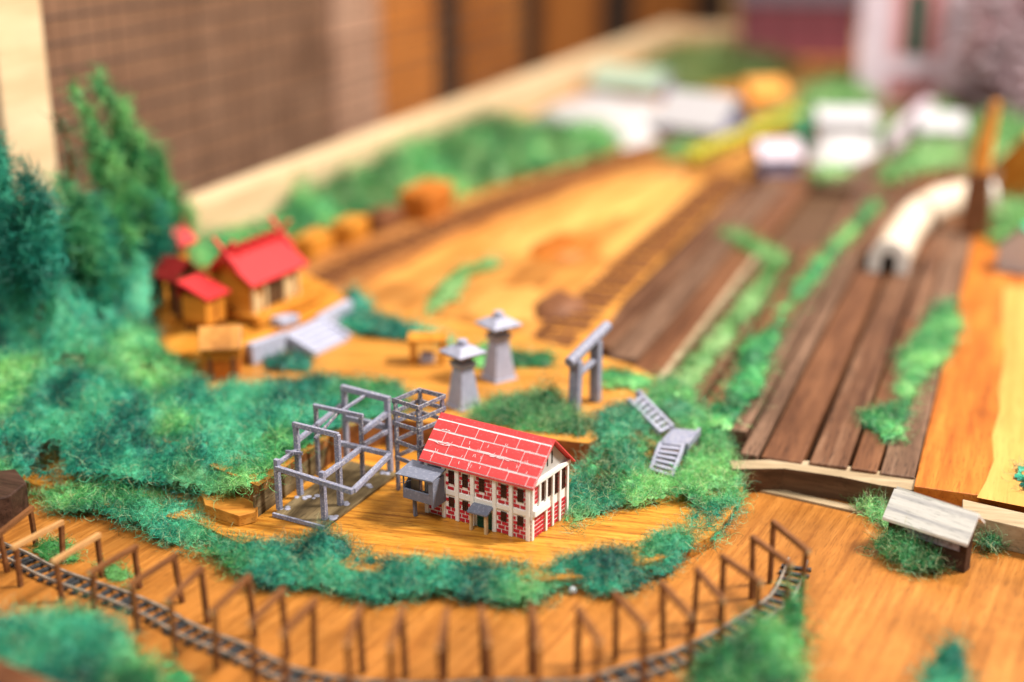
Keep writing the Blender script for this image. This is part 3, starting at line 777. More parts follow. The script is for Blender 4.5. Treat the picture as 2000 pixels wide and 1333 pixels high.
# ================================================================== LANTERNS, GATE, TABLE, STAIRS
def lantern(px, py, s, label, rot):
    t = thing('stone_lantern', label, 'stone lantern', g(px, py, Z2), rot, 'grey stone lanterns behind the brick house')
    M().frustum(0, 0, 0, .14 * s, 1.62 * s, 1.5 * s).frustum(0, 0, .14 * s, 2.35 * s, 1.4 * s, .84 * s).build('pillar', 'stone', t, bevel=.03)
    M().frustum(0, 0, 2.35 * s, 2.7 * s, 1.0 * s, 1.16 * s).build('firebox_base', 'stone', t, bevel=.03)
    M().frustum(0, 0, 2.7 * s, 3.1 * s, .8 * s, .78 * s).build('firebox', 'greyworn', t, bevel=.03)
    M().frustum(0, 0, 3.1 * s, 3.3 * s, 1.7 * s, 2.05 * s).frustum(0, 0, 3.3 * s, 3.68 * s, 2.05 * s, .9 * s).build('cap', 'stone', t, bevel=.05)
    M().tube((0, 0, 3.62 * s), (0, 0, 4.02 * s), .34 * s, .28 * s, 12).build('knob', 'stone', t, bevel=.05)
lantern(905, 792, .93, 'nearer grey stone lantern directly behind the roof and lattice tower', math.radians(60))
lantern(974, 738, .98, 'farther grey stone lantern between its twin and the gate', math.radians(56))

tg = thing('torii_gate', 'grey shrine gate with two posts and a round top beam', 'gate', g(1140, 795, Z2))
p1, p2 = g(1122, 803, Z2) - Vector(tg.location), g(1163, 783, Z2) - Vector(tg.location)
M().beam(p1, p1 + Vector((.05, .05, 2.85)), .58, .48, j=.02).build('post', 'grey', tg, bevel=.04)
M().beam(p2, p2 + Vector((.0, -.05, 3.45)), .55, .46, j=.02).build('post', 'grey', tg, bevel=.04)
dv = (p2 - p1).normalized()
M().tube(p1 - dv * .55 + Vector((0, 0, 2.85)), p2 + dv * 1.0 + Vector((.0, 0, 4.05)), .3, .3, 18).build('top_beam', 'grey', tg, bevel=.03)
M().tube(p1 + dv * .1 + Vector((0, 0, 1.95)), p2 + dv * .1 + Vector((0, 0, 2.45)), .2, .2, 12).build('tie_beam', 'grey', tg)

tb = thing('offering_table', 'small ochre roofed stand on four legs behind the nearer lantern', 'stand', g(836, 706, Z2), math.radians(20))
M().box(-1.15, 1.15, -.8, .8, 1.35, 1.55, j=.03).build('top', 'ochre', tb, bevel=.03)
for a, b in ((-1, -1), (1, -1), (1, 1), (-1, 1)):
    M().beam((a * .85, b * .55, 0), (a * .85, b * .55, 1.35), .24).build('leg', 'ochre', tb)
M().box(-.4, .35, -.3, .35, 0, .55, j=.03).build('basin', 'stone', tb)

s0 = g(1320, 855, 1.5)
stair = thing('staircase', 'grey ladder like staircase with a mid landing right of the brick house', 'staircase', s0)
def flight(bl, br, tl, tr, n, mat='stone'):
    for a, b in ((bl, tl), (br, tr)):
        M().beam(a, b, .17, .3, j=.012).build('stringer', mat, stair, s0, bevel=.015)
    for k in range(n):
        t = (k + .45) / n
        M().beam(bl.lerp(tl, t), br.lerp(tr, t), .26, .09, j=.01).build('tread', mat, stair, s0, bevel=.012)
flight(g(1270, 920, .95), g(1312, 934, .95), g(1290, 868, 1.75), g(1335, 872, 1.75), 6)
flight(g(1291, 847, 1.8), g(1314, 836, 1.8), g(1230, 787, 2.7), g(1249, 770, 2.7), 7, 'stone')
ld = [g(1286, 865, 1.78), g(1314, 836, 1.78), g(1365, 841, 1.78), g(1342, 872, 1.78)]
M().prism(ld, 1.6, 1.78).build('landing', 'grey', stair, s0, bevel=.02)
M().beam(g(1342, 873, 1.78), g(1366, 842, 1.78), .16, .34).build('curb', 'grey', stair, s0)
for c in (ld[3] + Vector((-.1, .15, 0)), ld[2] + Vector((-.15, -.1, 0))):
    M().beam((c.x, c.y, Z1), (c.x, c.y, 1.6), .2).build('post', 'grey', stair, s0)
for x, y in ((1230, 787), (1248, 771)):
    c = g(x, y, 2.7)
    M().beam((c.x, c.y, 2.0), (c.x, c.y, 2.9), .26).build('newel', 'grey', stair, s0)

# ================================================================== SHRINE
def T(o, m, name, mats, parent, **k):
    return m.build(name, mats, parent, o, **k)
so = Vector((-44.2, 74.0, Z3)); SA = math.radians(83)
# local x runs along the ridge (away from the lens), local -y faces the stairs
hall = thing('shrine_hall', 'wooden shrine hall with bright red roof above the grey stone steps', 'shrine', so, SA)
M().box(-2.75, 2.75, -2.3, 2.0, .35, .62).build('deck', 'ochre', hall, bevel=.03)
M().box(-3.2, 3.4, -2.62, -2.25, .2, .78, j=.02).build('veranda', 'ochre', hall, bevel=.03)
for x in (-2.4, -.8, .8, 2.4):
    for y in (-2.0, 1.7):
        M().beam((x, y, 0), (x, y, .36), .22).build('stilt', 'brownbase', hall)
hwm = M().box(-2.3, 2.3, -1.4, 1.5, .62, 2.9).build('wall', 'ochre', hall)
M().add([(x, y, z) for x in (-2.3, 2.3) for y, z in ((-1.4, 2.9), (1.5, 2.9), (.05, 3.85))], [(0, 2, 1), (3, 4, 5), (0, 3, 5, 2), (1, 2, 5, 4)]).build('gable', 'ochre', hwm)
M().box(-.95, .75, -1.5, -1.38, .64, 2.6).build('lattice_door', 'weathered', hall)
for k in range(9):
    x = -.9 + k * .2
    M().box(x, x + .06, -1.54, -1.5, .66, 2.58).build('bar', 'brownbase', bpy.data.objects['lattice_door'])
for x in (-2.2, -1.1, .9, 2.2):
    M().beam((x, -1.55, .62), (x, -1.55, 2.8), .22).build('column', 'cream', hall)
M().box(-2.05, -1.3, -1.47, -1.39, .7, 1.6).build('panel', 'cream', hall)
M().box(1.1, 2.0, -1.47, -1.39, .7, 2.0).build('panel', 'cream', hall)
r = M().gable(-2.9, 2.95, -1.5, 1.6, 2.8, 3.95, .16, ov=.5).build('roof', 'redlight', hall, bevel=.03)
M().beam((-2.95, .05, 4.18), (3.0, .05, 4.18), .3, .26).build('ridge', 'redlight', r)
for k in range(6):
    x = -2.3 + k * .92
    M().tube((x, -.42, 4.4), (x, .52, 4.4), .17, .17, 8).build('billet', 'redlight', r)
for x in (-2.85, 2.85):
    M().beam((x, 1.0, 3.45), (x, -.75, 5.2), .26, .16, j=.02).beam((x + .12, -.9, 3.45), (x + .12, .85, 5.2), .26, .16, j=.02).build('finial', 'redlight', r)

an = thing('shrine_annex', 'small red roofed wooden annex standing left of the shrine hall', 'shrine annex', Vector((-45.2, 69.8, Z3)), math.radians(82))
M().box(-.9, .9, -.8, 1.0, .5, 2.2).build('wall', 'ochre', an)
M().hexa([(-1.1, -1.1, 2.1), (1.1, -1.1, 2.1), (1.1, 1.15, 2.9), (-1.1, 1.15, 2.9), (-1.1, -1.1, 2.26), (1.1, -1.1, 2.26), (1.1, 1.15, 3.06), (-1.1, 1.15, 3.06)]).build('roof', 'redlight', an, bevel=.03)
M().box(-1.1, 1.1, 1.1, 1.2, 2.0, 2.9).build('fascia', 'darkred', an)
M().box(-.05, .05, -.85, -.79, .5, 2.1).build('batten', 'brownbase', an)
for a, b in ((-1, -1), (1, -1), (1, 1), (-1, 1)):
    M().beam((a * .75, b * .7 + .1, 0), (a * .75, b * .7 + .1, .5), .2).build('stilt', 'brownbase', an)

cw = Vector((-49.2, 71.6, Z3)); 
cor = thing('roofed_corridor', 'long dark red roofed passage stepping down behind the shrine annex', 'corridor', cw, math.radians(160))
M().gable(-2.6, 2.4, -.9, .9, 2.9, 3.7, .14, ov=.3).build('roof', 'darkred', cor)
M().box(-2.4, 2.2, -.75, .75, .3, 2.9).build('wall', 'brownbase', cor)
for k in range(4):
    M().box(-2.2 + k * 1.15, -1.4 + k * 1.15, .78, 1.6, 0, .5 + .35 * k, j=.03).build('step', 'ochre', cor)
for k in range(3):
    M().beam((-2.0 + k * 1.6, 1.35, .3), (-2.0 + k * 1.6, 1.35, 2.6), .2).build('post', 'ochre', cor)

to = Vector((-50.4, 75.2, Z3))
pag = thing('shrine_turret', 'little red capped ochre turret rising behind the shrine corridor', 'turret', to, math.radians(80))
M().box(-.4, .4, -.4, .4, 0, 3.8).build('body', 'ochre', pag)
M().gable(-.85, .85, -.7, .7, 3.7, 4.45, .18, ov=.25).build('roof', 'redlight', pag, bevel=.05)
M().tube((.6, 0, 4.5), (.65, 0, 5.3), .16, .08, 8).build('finial', 'redlight', pag)

hu = thing('ochre_hut', 'small ochre hut with domed roof standing before the shrine annex', 'hut', g(436, 735, Z2), math.radians(28))
M().box(-1.0, 1.0, -.8, .8, 0, 2.1, j=.04).build('body', 'orange', hu, bevel=.04)
M().box(-1.05, 1.05, -.86, -.78, 1.2, 1.9).build('panel', 'ochre', hu)
for x in (-.6, .65):
    M().beam((x, -.9, 0), (x, -.9, 1.4), .22).build('post', 'brownbase', hu)
M().gable(-1.2, 1.2, -.85, .85, 2.1, 2.85, .2, ov=.3).build('roof', 'sand', hu, bevel=.14)

wl = thing('stone_steps', 'pale grey stone steps and retaining wall below the shrine hall', 'stone steps', g(600, 680, Z2))
wo = Vector(wl.location)
a, b, c, d = g(488, 692, 2.75), g(560, 652, Z3), g(622, 622, Z3), g(682, 590, Z3)
for p, q_ in ((a, b), (c, d)):
    M().beam(Vector((p.x, p.y, (Z2 + Z3) / 2 + .05)), Vector((q_.x, q_.y, (Z2 + Z3) / 2 + .05)), .5, 1.25, j=.04).build('retaining_wall', 'palestone', wl, wo, bevel=.05)
n = Vector((d.y - a.y, a.x - d.x, 0)).normalized()
dirv = (d - a); dirv.z = 0; dirv.normalize()
s1 = Vector((b.x, b.y, 0)) - n * .1; wlen = (Vector((c.x, c.y, 0)) - Vector((b.x, b.y, 0))).length
for k in range(5):
    f = k * .42
    z = Z3 + .05 - k * .22
    A0 = s1 + n * f; A1 = s1 + dirv * wlen + n * f
    M().prism([A0, A1, A1 + n * .46, A0 + n * .46], Z2 + .002, z).build('step', 'palestone', wl, wo, bevel=.03)
for q_ in (s1 - dirv * .12, s1 + dirv * (wlen + .12)):
    M().beam(q_ + Vector((0, 0, Z3 + .0)), q_ + n * 2.2 + Vector((0, 0, Z2 + .25)), .26, .3).build('cheek', 'palestone', wl, wo)
bl = M().box(-.7, .7, -.45, .45, 0, .5, j=.06)
o = bl.build('stone_block', 'palestone', bevel=.06); o.location = g(558, 634, Z3); o.rotation_euler = (0, 0, 1.2)
tag(o, 'loose pale grey stone block on the ochre platform before the shrine', 'stone block')

# ================================================================== TRACK WITH PORTAL FRAMES
TR = [((0, 1042), (59, 994)), ((31, 1067), (119, 1022)), ((109, 1095), (190, 1046)), ((183, 1115), (261, 1070)), ((257, 1141), (341, 1087)), ((332, 1171), (394, 1112)), ((416, 1194), (488, 1125)), ((495, 1214), (548, 1155)), ((560, 1231), (610, 1178)), ((680, 1250), (700, 1190)), ((763, 1262), (785, 1189)), ((859, 1259), (870, 1196)), ((953, 1252), (940, 1189)), ((1051, 1259), (1037, 1185)), ((1167, 1248), (1132, 1192)), ((1256, 1220), (1205, 1164)), ((1346, 1200), (1294, 1140)), ((1408, 1168), (1364, 1116)), ((1476, 1132), (1418, 1092)), ((1540, 1100), (1472, 1052)), ((1576, 1076), (1510, 1022))]
ORD = ['first', 'second', 'third', 'fourth', 'fifth', 'sixth', 'seventh', 'eighth', 'ninth', 'tenth', 'eleventh']
mids = []
N = len(TR)
for i, (a, b) in enumerate(TR):
    zt = 1.95 + 0.95 * min(1, max(0, (i - 3) / 4))
    A, B = g(*a, zt), g(*b, zt)
    md = (A + B) / 2; dd = (B - A); gap = dd.length; dd = dd.normalized()
    gap = 0.5 * gap + 0.5 * 2.55
    A, B = md - dd * gap / 2, md + dd * gap / 2
    mids.append((md.x, md.y))
    lab = ('thin brown portal frame over the curved track, %s from the left end' % ORD[i]) if i < 11 else ('thin brown portal frame over the curved track, %s from the right end' % ORD[N - 1 - i])
    t = thing('portal_frame', lab, 'portal frame', (md.x, md.y, 0), 0, 'portal frames along the curved track')
    top_m = ['tan', 'cream'] if i in (1, 2) else ['stick', 'tanpost']
    off = (md.x, md.y, 0)
    rj = lambda k: Vector((random.uniform(-k, k), random.uniform(-k, k), 0))
    M().beam(A - dd * .22 + Vector((0, 0, zt + .0 - A.z)), B + dd * .15 + rj(.05), 0.22, .21, 0, 1, j=.012).build('beam', top_m, t, off, bevel=.012)
    M().beam(Vector((A.x, A.y, 0)) + rj(.15), Vector((A.x, A.y, zt - .12)), .2, .19, j=.015).build('post', 'stick', t, off, bevel=.012)
    M().beam(Vector((B.x, B.y, 0)) + rj(.15), Vector((B.x, B.y, zt - .12)), .2, .19, j=.015).build('post', 'stick', t, off, bevel=.012)
mids = [(-46.5, 48.6), (-43.2, 46.9)] + mids + [(-7.7, 58.2)]
def spline(pts, step):
    out = []
    n = len(pts)
    for i in range(n - 1):
        p0, p1, p2, p3 = pts[max(i - 1, 0)], pts[i], pts[i + 1], pts[min(i + 2, n - 1)]
        for k in range(12):
            t = k / 12
            out.append(tuple(0.5 * (2 * p1[j] + (p2[j] - p0[j]) * t + (2 * p0[j] - 5 * p1[j] + 4 * p2[j] - p3[j]) * t * t + (3 * p1[j] - p0[j] - 3 * p2[j] + p3[j]) * t ** 3) for j in (0, 1)))
    out.append(pts[-1])
    # smooth, then even steps
    a = np.array(out)
    for _ in range(40):
        a[1:-1] = (a[:-2] + 2 * a[1:-1] + a[2:]) / 4
    s = np.r_[0, np.cumsum(np.hypot(*np.diff(a, axis=0).T))]
    u = np.arange(0, s[-1], step)
    return np.c_[np.interp(u, s, a[:, 0]), np.interp(u, s, a[:, 1])]
def make_track(pts, z, label, gauge=.85, slp=.55, group=None, sl=1.25, mats=('railmetal', 'sleeper'), sw=.1):
    c = spline(pts, .3)
    tdir = np.gradient(c, axis=0); tdir /= np.linalg.norm(tdir, axis=1, keepdims=True)
    nn = np.c_[-tdir[:, 1], tdir[:, 0]]
    org = (c[len(c) // 2, 0], c[len(c) // 2, 1], z)
    t = thing('railway_track', label, 'railway track', org, 0, group)
    for sgn in (-1, 1):
        m = M(); e = c + nn * sgn * gauge / 2
        for i in range(len(e) - 1):
            m.beam((*e[i], z + .2), (*e[i + 1], z + .19), .09, .13)
        m.build('rail', mats[0], t, org)
    sm = M().box(-sw, sw, -sl / 2, sl / 2, 0, .13).mesh('sleeper', mats[1])
    u = np.arange(0, len(c) - 1, slp / .3)
    for k in u:
        i = int(k); a = math.atan2(tdir[i, 1], tdir[i, 0])
        inst(sm, t, (c[i, 0] - org[0], c[i, 1] - org[1], 0.002), (0, 0, a + random.uniform(-.06, .06)), (1, random.uniform(.9, 1.06), 1))
    return t
make_track(mids, 0, 'curved model railway track with pale rails running under the row of portal frames')
bank1 = [(575, 525), (640, 490), (760, 445), (900, 400), (1100, 325), (1300, 268), (1360, 285), (1200, 335), (1010, 405), (870, 465), (720, 545), (620, 600)]
struct(M().prism(gp(bank1, 1.8), 1.501, 1.8).build('brown_bank', 'ballast', bevel=.2))
bank2 = [(1030, 690), (1100, 600), (1200, 520), (1290, 440), (1390, 350), (1450, 335), (1400, 400), (1310, 490), (1220, 580), (1180, 640), (1120, 700)]
struct(M().prism(gp(bank2, 1.7), 1.501, 1.7).build('brown_bank', 'layer', bevel=.15))
make_track([tuple(p)[:2] for p in gp([(560, 585), (650, 537), (760, 487), (900, 430), (1100, 352), (1200, 318), (1330, 276)], 1.8)], 1.8, 'blurred brown railway track along the green hedge toward the white sheds', 1.1, 1.7, None, 2.8, ('stick', 'brownbase'), .42)
make_track([tuple(p)[:2] for p in gp([(1060, 685), (1130, 615), (1200, 553), (1300, 460), (1400, 367), (1430, 340)], 1.7)], 1.7, 'blurred dark track beside the brown planks toward the yellow railcar', 1.1, 1.6, None, 2.9, ('stick', 'brownbase'), .42)

# ================================================================== SHED AT RIGHT
sh0 = Vector(((g(1886, 1122, 0) + g(1724, 1068, 0)) / 2)); dsh = g(1886, 1122, 0) - g(1724, 1068, 0)
shed = thing('wooden_shed', 'dark brown wooden shed with whitewashed sloping roof on the orange board', 'shed', (sh0.x, sh0.y, .003), math.atan2(dsh.y, dsh.x))
SL = 3.9
M().box(-SL / 2 + .1, SL / 2 - .02, 0, .6, 0, 1.85).build('wall', ['shedwall'], shed, bevel=.03)
M().box(-.9, SL / 2 - .35, -.03, .0, 1.0, 1.28, j=.03).build('paint_smear', 'smear', shed)
M().hexa([(-SL / 2 - .02, -.4, 1.5), (SL / 2 + .15, -.4, 1.5), (SL / 2 + .15, .55, 2.62), (-SL / 2 - .02, .55, 2.62), (-SL / 2 - .02, -.4, 1.64), (SL / 2 + .15, -.4, 1.64), (SL / 2 + .15, .55, 2.76), (-SL / 2 - .02, .55, 2.76)]).build('roof', 'shedroof', shed, bevel=.02)
M().hexa([(-SL / 2 + .02, .66, 2.66), (SL / 2 + .05, .62, 2.6), (SL / 2 + .05, 1.5, 1.9), (-SL / 2 + .02, 1.5, 1.9), (-SL / 2 + .02, .7, 2.82), (SL / 2 + .05, .64, 2.74), (SL / 2 + .05, 1.55, 2.0), (-SL / 2 + .02, 1.55, 2.0)]).build('ridge_strip', 'shedroof', shed)

gb = M().ball((0, 0, .16), .19, 14, 9).build('glue_bead', 'glue', smooth=True)
gb.location = g(1118, 1160, 0); tag(gb, 'tiny glossy bead of glue at the foot of the front grass strip', 'glue bead')

dkb = M().prism([tuple(p)[:2] for p in gp([(-60, 990), (20, 968), (52, 942), (30, 915), (-60, 925)], 1.6)], .003, 1.6).build('wooden_block', 'shedwall', bevel=.08)
tag(dkb, 'dark brown wooden block half hidden by wool at the left edge', 'wooden block')
# ================================================================== FAR MINIATURES
tun = thing('white_tunnel', 'chalky white curved model tunnel with a dark arched mouth', 'tunnel', (-8.6, 103, 1.45))
path = spline([(-8.7, 102.7), (-8.6, 108), (-8.3, 115), (-7.2, 121), (-5, 125), (-2.6, 126.5)], .9)
td = np.gradient(path, axis=0); td /= np.linalg.norm(td, axis=1, keepdims=True); tn = np.c_[td[:, 1], -td[:, 0]]
ko, ki = [], []
for k in range(13):
    t_ = math.pi * k / 12
    ko.append((1.35 * math.cos(t_), .9 + 1.45 * math.sin(t_))); ki.append((.5 * math.cos(t_), .9 + .55 * math.sin(t_)))
prof = [(1.35, 0)] + ko + [(-1.35, 0), (-.5, 0)] + ki[::-1] + [(.5, 0)]
m = M(); vs = []
for p, q_ in zip(path, tn):
    wig = random.uniform(.96, 1.04)
    for u, z in prof:
        vs.append((p[0] + q_[0] * u * wig + 8.6, p[1] + q_[1] * u * wig - 103, z * wig))
npf = len(prof); fs = []
for i in range(len(path) - 1):
    for k in range(npf):
        fs.append((i * npf + k, i * npf + (k + 1) % npf, (i + 1) * npf + (k + 1) % npf, (i + 1) * npf + k))
m.add(vs, fs); m.build('tube', 'tunnel', tun, smooth=True)
for i in (0, len(path) - 1):
    m = M(); s_ = -1 if i == 0 else 1
    vv = []
    for dz in (0, .25):
        for u, z in prof:
            vv.append((path[i][0] + tn[i][0] * u * 1.06 + td[i][0] * dz * s_ + 8.6, path[i][1] + tn[i][1] * u * 1.06 + td[i][1] * dz * s_ - 103, z * 1.04))
    half = npf // 2
    fl = []
    for k in range(half):
        fl += [(k, k + 1, npf - 2 - k, npf - 1 - k) if npf - 2 - k > k + 1 else (k, k + 1, npf - 1 - k)]
    fl2 = [tuple(npf + j for j in f) for f in fl]
    m.add(vv, fl + fl2 + [(k, (k + 1) % npf, npf + (k + 1) % npf, npf + k) for k in range(npf)])
    m.build('portal', 'white', tun)

def far_house(name, label, cat, loc, rot, lx, ly, h, rise, wallm_, roofm, nw=3, ov=.4, group=None, door=True):
    t = thing(name, label, cat, loc, rot, group)
    wo_ = M().box(-lx / 2, lx / 2, -ly / 2, ly / 2, 0, h).build('wall', wallm_, t)
    gmm = M().add([(x, y, z) for x in (-lx / 2 + .01, lx / 2 - .01) for y, z in ((-ly / 2, h), (ly / 2, h), (0, h + rise))], [(0, 2, 1), (3, 4, 5), (0, 3, 5, 2), (1, 2, 5, 4)])
    gmm.build('gable', wallm_, t)
    M().gable(-lx / 2 - ov, lx / 2 + ov, -ly / 2, ly / 2, h, h + rise, .18, ov=ov).build('roof', roofm, t)
    for k in range(nw):
        x = -lx / 2 + lx * (k + .5) / nw
        M().box(x - .4, x + .4, -ly / 2 - .05, -ly / 2 + .02, h * .35, h * .78).build('window', 'glass', t)
    return t
far_house('white_roofed_hall', 'white roofed building with blue grey walls beside the long white plaster bank', 'model building', (-33.2, 149.5, 1.5), math.radians(-20), 7.0, 6.0, 2.0, 2.6, 'bluegrey', 'snowy', 3, .7)
far_house('green_roofed_house', 'pale green roofed building behind the white plaster bank', 'model building', (-48.5, 176, 1.5), math.radians(-14), 9.5, 4.5, 1.4, 1.7, 'bluegrey', 'palegreen', 3)
far_house('orange_roofed_house', 'small orange roofed house behind the yellow railcar', 'model house', (-31, 172, 1.5), math.radians(30), 4.0, 3.6, 1.5, 1.6, 'ochre', 'orangepaint', 2)
far_house('blue_grey_hut', 'blue grey hut just before the end of the yellow railcar', 'hut', (-22.6, 134.5, 1.5), math.radians(25), 3.6, 3.2, 1.7, 1.2, 'bluegrey', 'lilac', 2, .3)
far_house('white_block_house', 'bright white block building in the middle of the far greenery', 'model building', (-18.2, 148, 1.5), math.radians(15), 5.4, 4.6, 3.2, 1.0, 'plaster', 'snowy', 0, .3)
far_house('white_cottage', 'small white cottage on the green patch left of the orange post', 'model house', (-9.2, 156.5, 1.5), math.radians(10), 4.2, 3.6, 1.5, 1.3, 'plaster', 'snowy', 0, .3)
far_house('teal_topped_house', 'white house with teal roof at the far right behind the tunnel', 'model house', (.9, 107.5, 1.5), math.radians(70), 4.5, 3.2, 1.9, 1.6, 'plaster', 'teal', 2, .15)
far_house('orange_far_house', 'ochre house with orange roof at the right edge behind the orange post', 'model house', (1.6, 134, 1.5), math.radians(60), 7, 5, 3.0, 2.6, 'ochre', 'orangepaint', 2)
far_house('maroon_building', 'large maroon building with dim grey roof left of the pink brick facade', 'model building', (-35.5, 222, 1.5), math.radians(12), 17, 10, 8.2, 4.5, 'maroon', 'greyroof', 4, .5)
tl = M().box(-.7, .7, -.5, .5, 0, 3.4, j=.1)
o = tl.build('teal_box', 'teal', bevel=.05); o.location = g(1566, 292, 1.5); tag(o, 'small upright teal box between yellow railcar and white block', 'box')
rm = M().hexa([(-13.8, 150, 1.5), (-13.4, 147.5, 1.5), (-10.6, 166, 1.5), (-11.8, 167.5, 1.5), (-13.8, 150, 3.4), (-13.4, 147.5, 3.4), (-10.6, 166, 4.2), (-11.8, 167.5, 4.2)])
tag(rm.build('white_wall', 'lilac'), 'pale low wall leading back from the white block building', 'wall')

yc = thing('yellow_railcar', 'acid yellow railcar standing on the blurred track by the white buildings', 'railcar', (-27.7, 146.5, 1.9), math.atan2(160 - 133, -25.2 + 30.5) - math.pi / 2)
for s_ in (-1, 1):
    cb = M().box(-.55, .55, s_ * 7.4 - 7, s_ * 7.4 + 7, .3, 1.3).build('body', 'yellowpaint', yc, bevel=.2)
    M().box(-.48, .48, s_ * 7.4 - 6.8, s_ * 7.4 + 6.8, 1.3, 1.45).build('roof', 'yellowpaint', cb, bevel=.12)
    for k in range(6):
        y = s_ * 7.4 - 5.6 + k * 2.2
        for x in (.565, -.565):
            M().box(x - .02, x + .02, y - .6, y + .6, .7, 1.1).build('window', 'glass', cb)
    for k in (-1, 1):
        M().box(-.45, .45, s_ * 7.4 + k * 4.5 - 1, s_ * 7.4 + k * 4.5 + 1, -.1, .35).build('bogie', 'black', cb)

pst = thing('orange_post', 'tall orange post on a dark brown base right of the tunnel', 'post', g(1902, 455, 1.5))
M().frustum(0, 0, 0, 5.0, 2.3, 1.7).build('base', 'brownbase', pst, bevel=.1)
M().beam((0, 0, 4.8), (.15, 0, 7.6), 1.35, 1.3, j=.12, taper=.85).build('shaft', 'orangepaint', pst, bevel=.2)
M().beam((.15, 0, 7.5), (.7, 0, 10.6), 1.1, 1.15, j=.12, taper=.6).build('tip', 'orangepaint', pst, bevel=.2)

bb = thing('brick_facade', 'large pink brick building with pale corner and a dark green window', 'model building', (-21.3, 185, 1.5), math.radians(8))
fw_ = M().box(0, 26, 0, 12, 0, 24).build('wall', 'pinkbrick', bb)
M().box(-.4, 3.4, -.5, .01, 0, 24).build('corner_pilaster', 'lilac', bb)
M().box(9.8, 12.8, -.45, .01, 0, 24).build('pilaster', 'lilac', bb)
M().box(3.41, 9.79, -.35, .01, 2.6, 4.8).build('sill', 'lilac', bb)
wn = M().box(4.0, 8.8, -.22, .01, 4.9, 13).build('window', 'lattice', bb)
M().box(5.6, 7.0, -.3, -.2, 5.0, 12.9).build('pane', 'green', wn)
M().box(3.45, 5.0, -.4, -.2, 4.9, 13).build('shutter', 'pinkbrick', wn)
M().box(7.8, 9.3, -.4, -.2, 4.9, 13).build('shutter', 'pinkbrick', wn)
bc = M()
for r_ in range(24):
    for k in range(7):
        x = 12.9 + k * 1.85 + (r_ % 2) * .9
        if x + 1.7 < 26: bc.box(x, x + 1.7, -.1, .02, r_ * 1.0, r_ * 1.0 + .88)
o = bc.build('brick_course', 'pinkbrick', bb); o['kind'] = 'stuff'

log = M().box(-1.1, 1.1, -1.3, 1.3, 0, 1.9, j=.16)
for i, (x, y, s_, lb) in enumerate([(612, 500, .9, 'ochre wooden block nearest the shrine roof in the row below the hedge'), (686, 475, 1.0, 'rounded ochre wooden block second from the shrine roof'), (750, 452, .95, 'brownish wooden block between the ochre block and the longest block'), (835, 425, 1.4, 'largest orange wooden block at the far end of the row by the hedge')]):
    t = M()
    t.box(-1.0 * s_, 1.0 * s_, -1.9 * s_, 1.9 * s_, 0, 1.9 * s_, j=.2)
    o = t.build('wooden_block', ['ochre', 'ochre', 'brownbase', 'orange'][i], bevel=.3); o.location = g(x, y, 1.5); o.rotation_euler = (0, 0, random.uniform(-.1, .2))
    tag(o, lb, 'wooden block', 'wooden blocks below the hedge')
# sandy ballast patches and banks
def mound(name, label, pts, z, h, mat, kind='stuff'):
    P_ = [g(a, b, z) for a, b in pts]
    cx = sum(p.x for p in P_) / len(P_); cy = sum(p.y for p in P_) / len(P_)
    m = M(); n = len(P_); vs = []
    for f, hh in ((1, 0), (.86, .5), (.6, .85), (.3, 1.0)):
        for k, p in enumerate(P_):
            vs.append((cx + (p.x - cx) * f, cy + (p.y - cy) * f, z + h * hh * (1 + .25 * math.sin(k * 2.3 + f * 9)) if hh else z))
    vs.append((cx, cy, z + h))
    fs = [(r * n + k, r * n + (k + 1) % n, (r + 1) * n + (k + 1) % n, (r + 1) * n + k) for r in range(3) for k in range(n)] + [(3 * n + k, 3 * n + (k + 1) % n, 4 * n) for k in range(n)]
    o = m.add(vs, fs).build(name, mat, smooth=True)
    return tag(o, label, 'mound', kind=None)
mound('sand_mound', 'long bright yellow sandy bank between the two blurred tracks', [(930, 480), (1010, 420), (1120, 375), (1250, 345), (1340, 335), (1330, 375), (1240, 410), (1120, 450), (1000, 500)], 1.503, .7, 'yellow')
mound('pale_mound', 'pale sandy bank left of the dark track near the railcar', [(1160, 490), (1230, 420), (1310, 370), (1380, 345), (1340, 385), (1270, 445), (1190, 510)], 1.503, .3, 'yellow')
mound('yellow_mound', 'flat yellow patch behind the farther lantern', [(900, 600), (960, 560), (1040, 560), (1080, 590), (1040, 625), (940, 630)], 1.503, .35, 'yellow')
mound('brown_mound', 'dark brown lump on the orange ground behind the gate', [(1040, 605), (1085, 580), (1140, 590), (1150, 610), (1100, 630), (1050, 625)], 1.503, .9, 'brownbase')
mound('tan_mound', 'low brown lump in the middle of the orange ground', [(1030, 490), (1080, 465), (1160, 465), (1180, 485), (1130, 505), (1050, 510)], 1.503, .7, 'orange')

mound('white_mound', 'long lumpy white plaster bank at the end of the green hedge', [(985, 268), (1030, 232), (1090, 205), (1160, 190), (1230, 200), (1285, 205), (1300, 260), (1270, 292), (1180, 288), (1080, 285)], 1.503, 1.6, 'plaster')
mound('white_mound', 'lumpy pale heap around the foot of the white block building', [(1580, 320), (1590, 270), (1650, 250), (1720, 260), (1715, 300), (1670, 322), (1620, 330)], 1.503, 1.5, 'plaster')
# near edge strip
ne = M().beam(g(-150, 1300, 2.0), g(160, 1440, 2.0), 1.2, 2.4)
tag(ne.build('edge_strip', 'brownbase', bevel=.1), 'blurred dark brown wooden edging at the near left corner', 'edging')

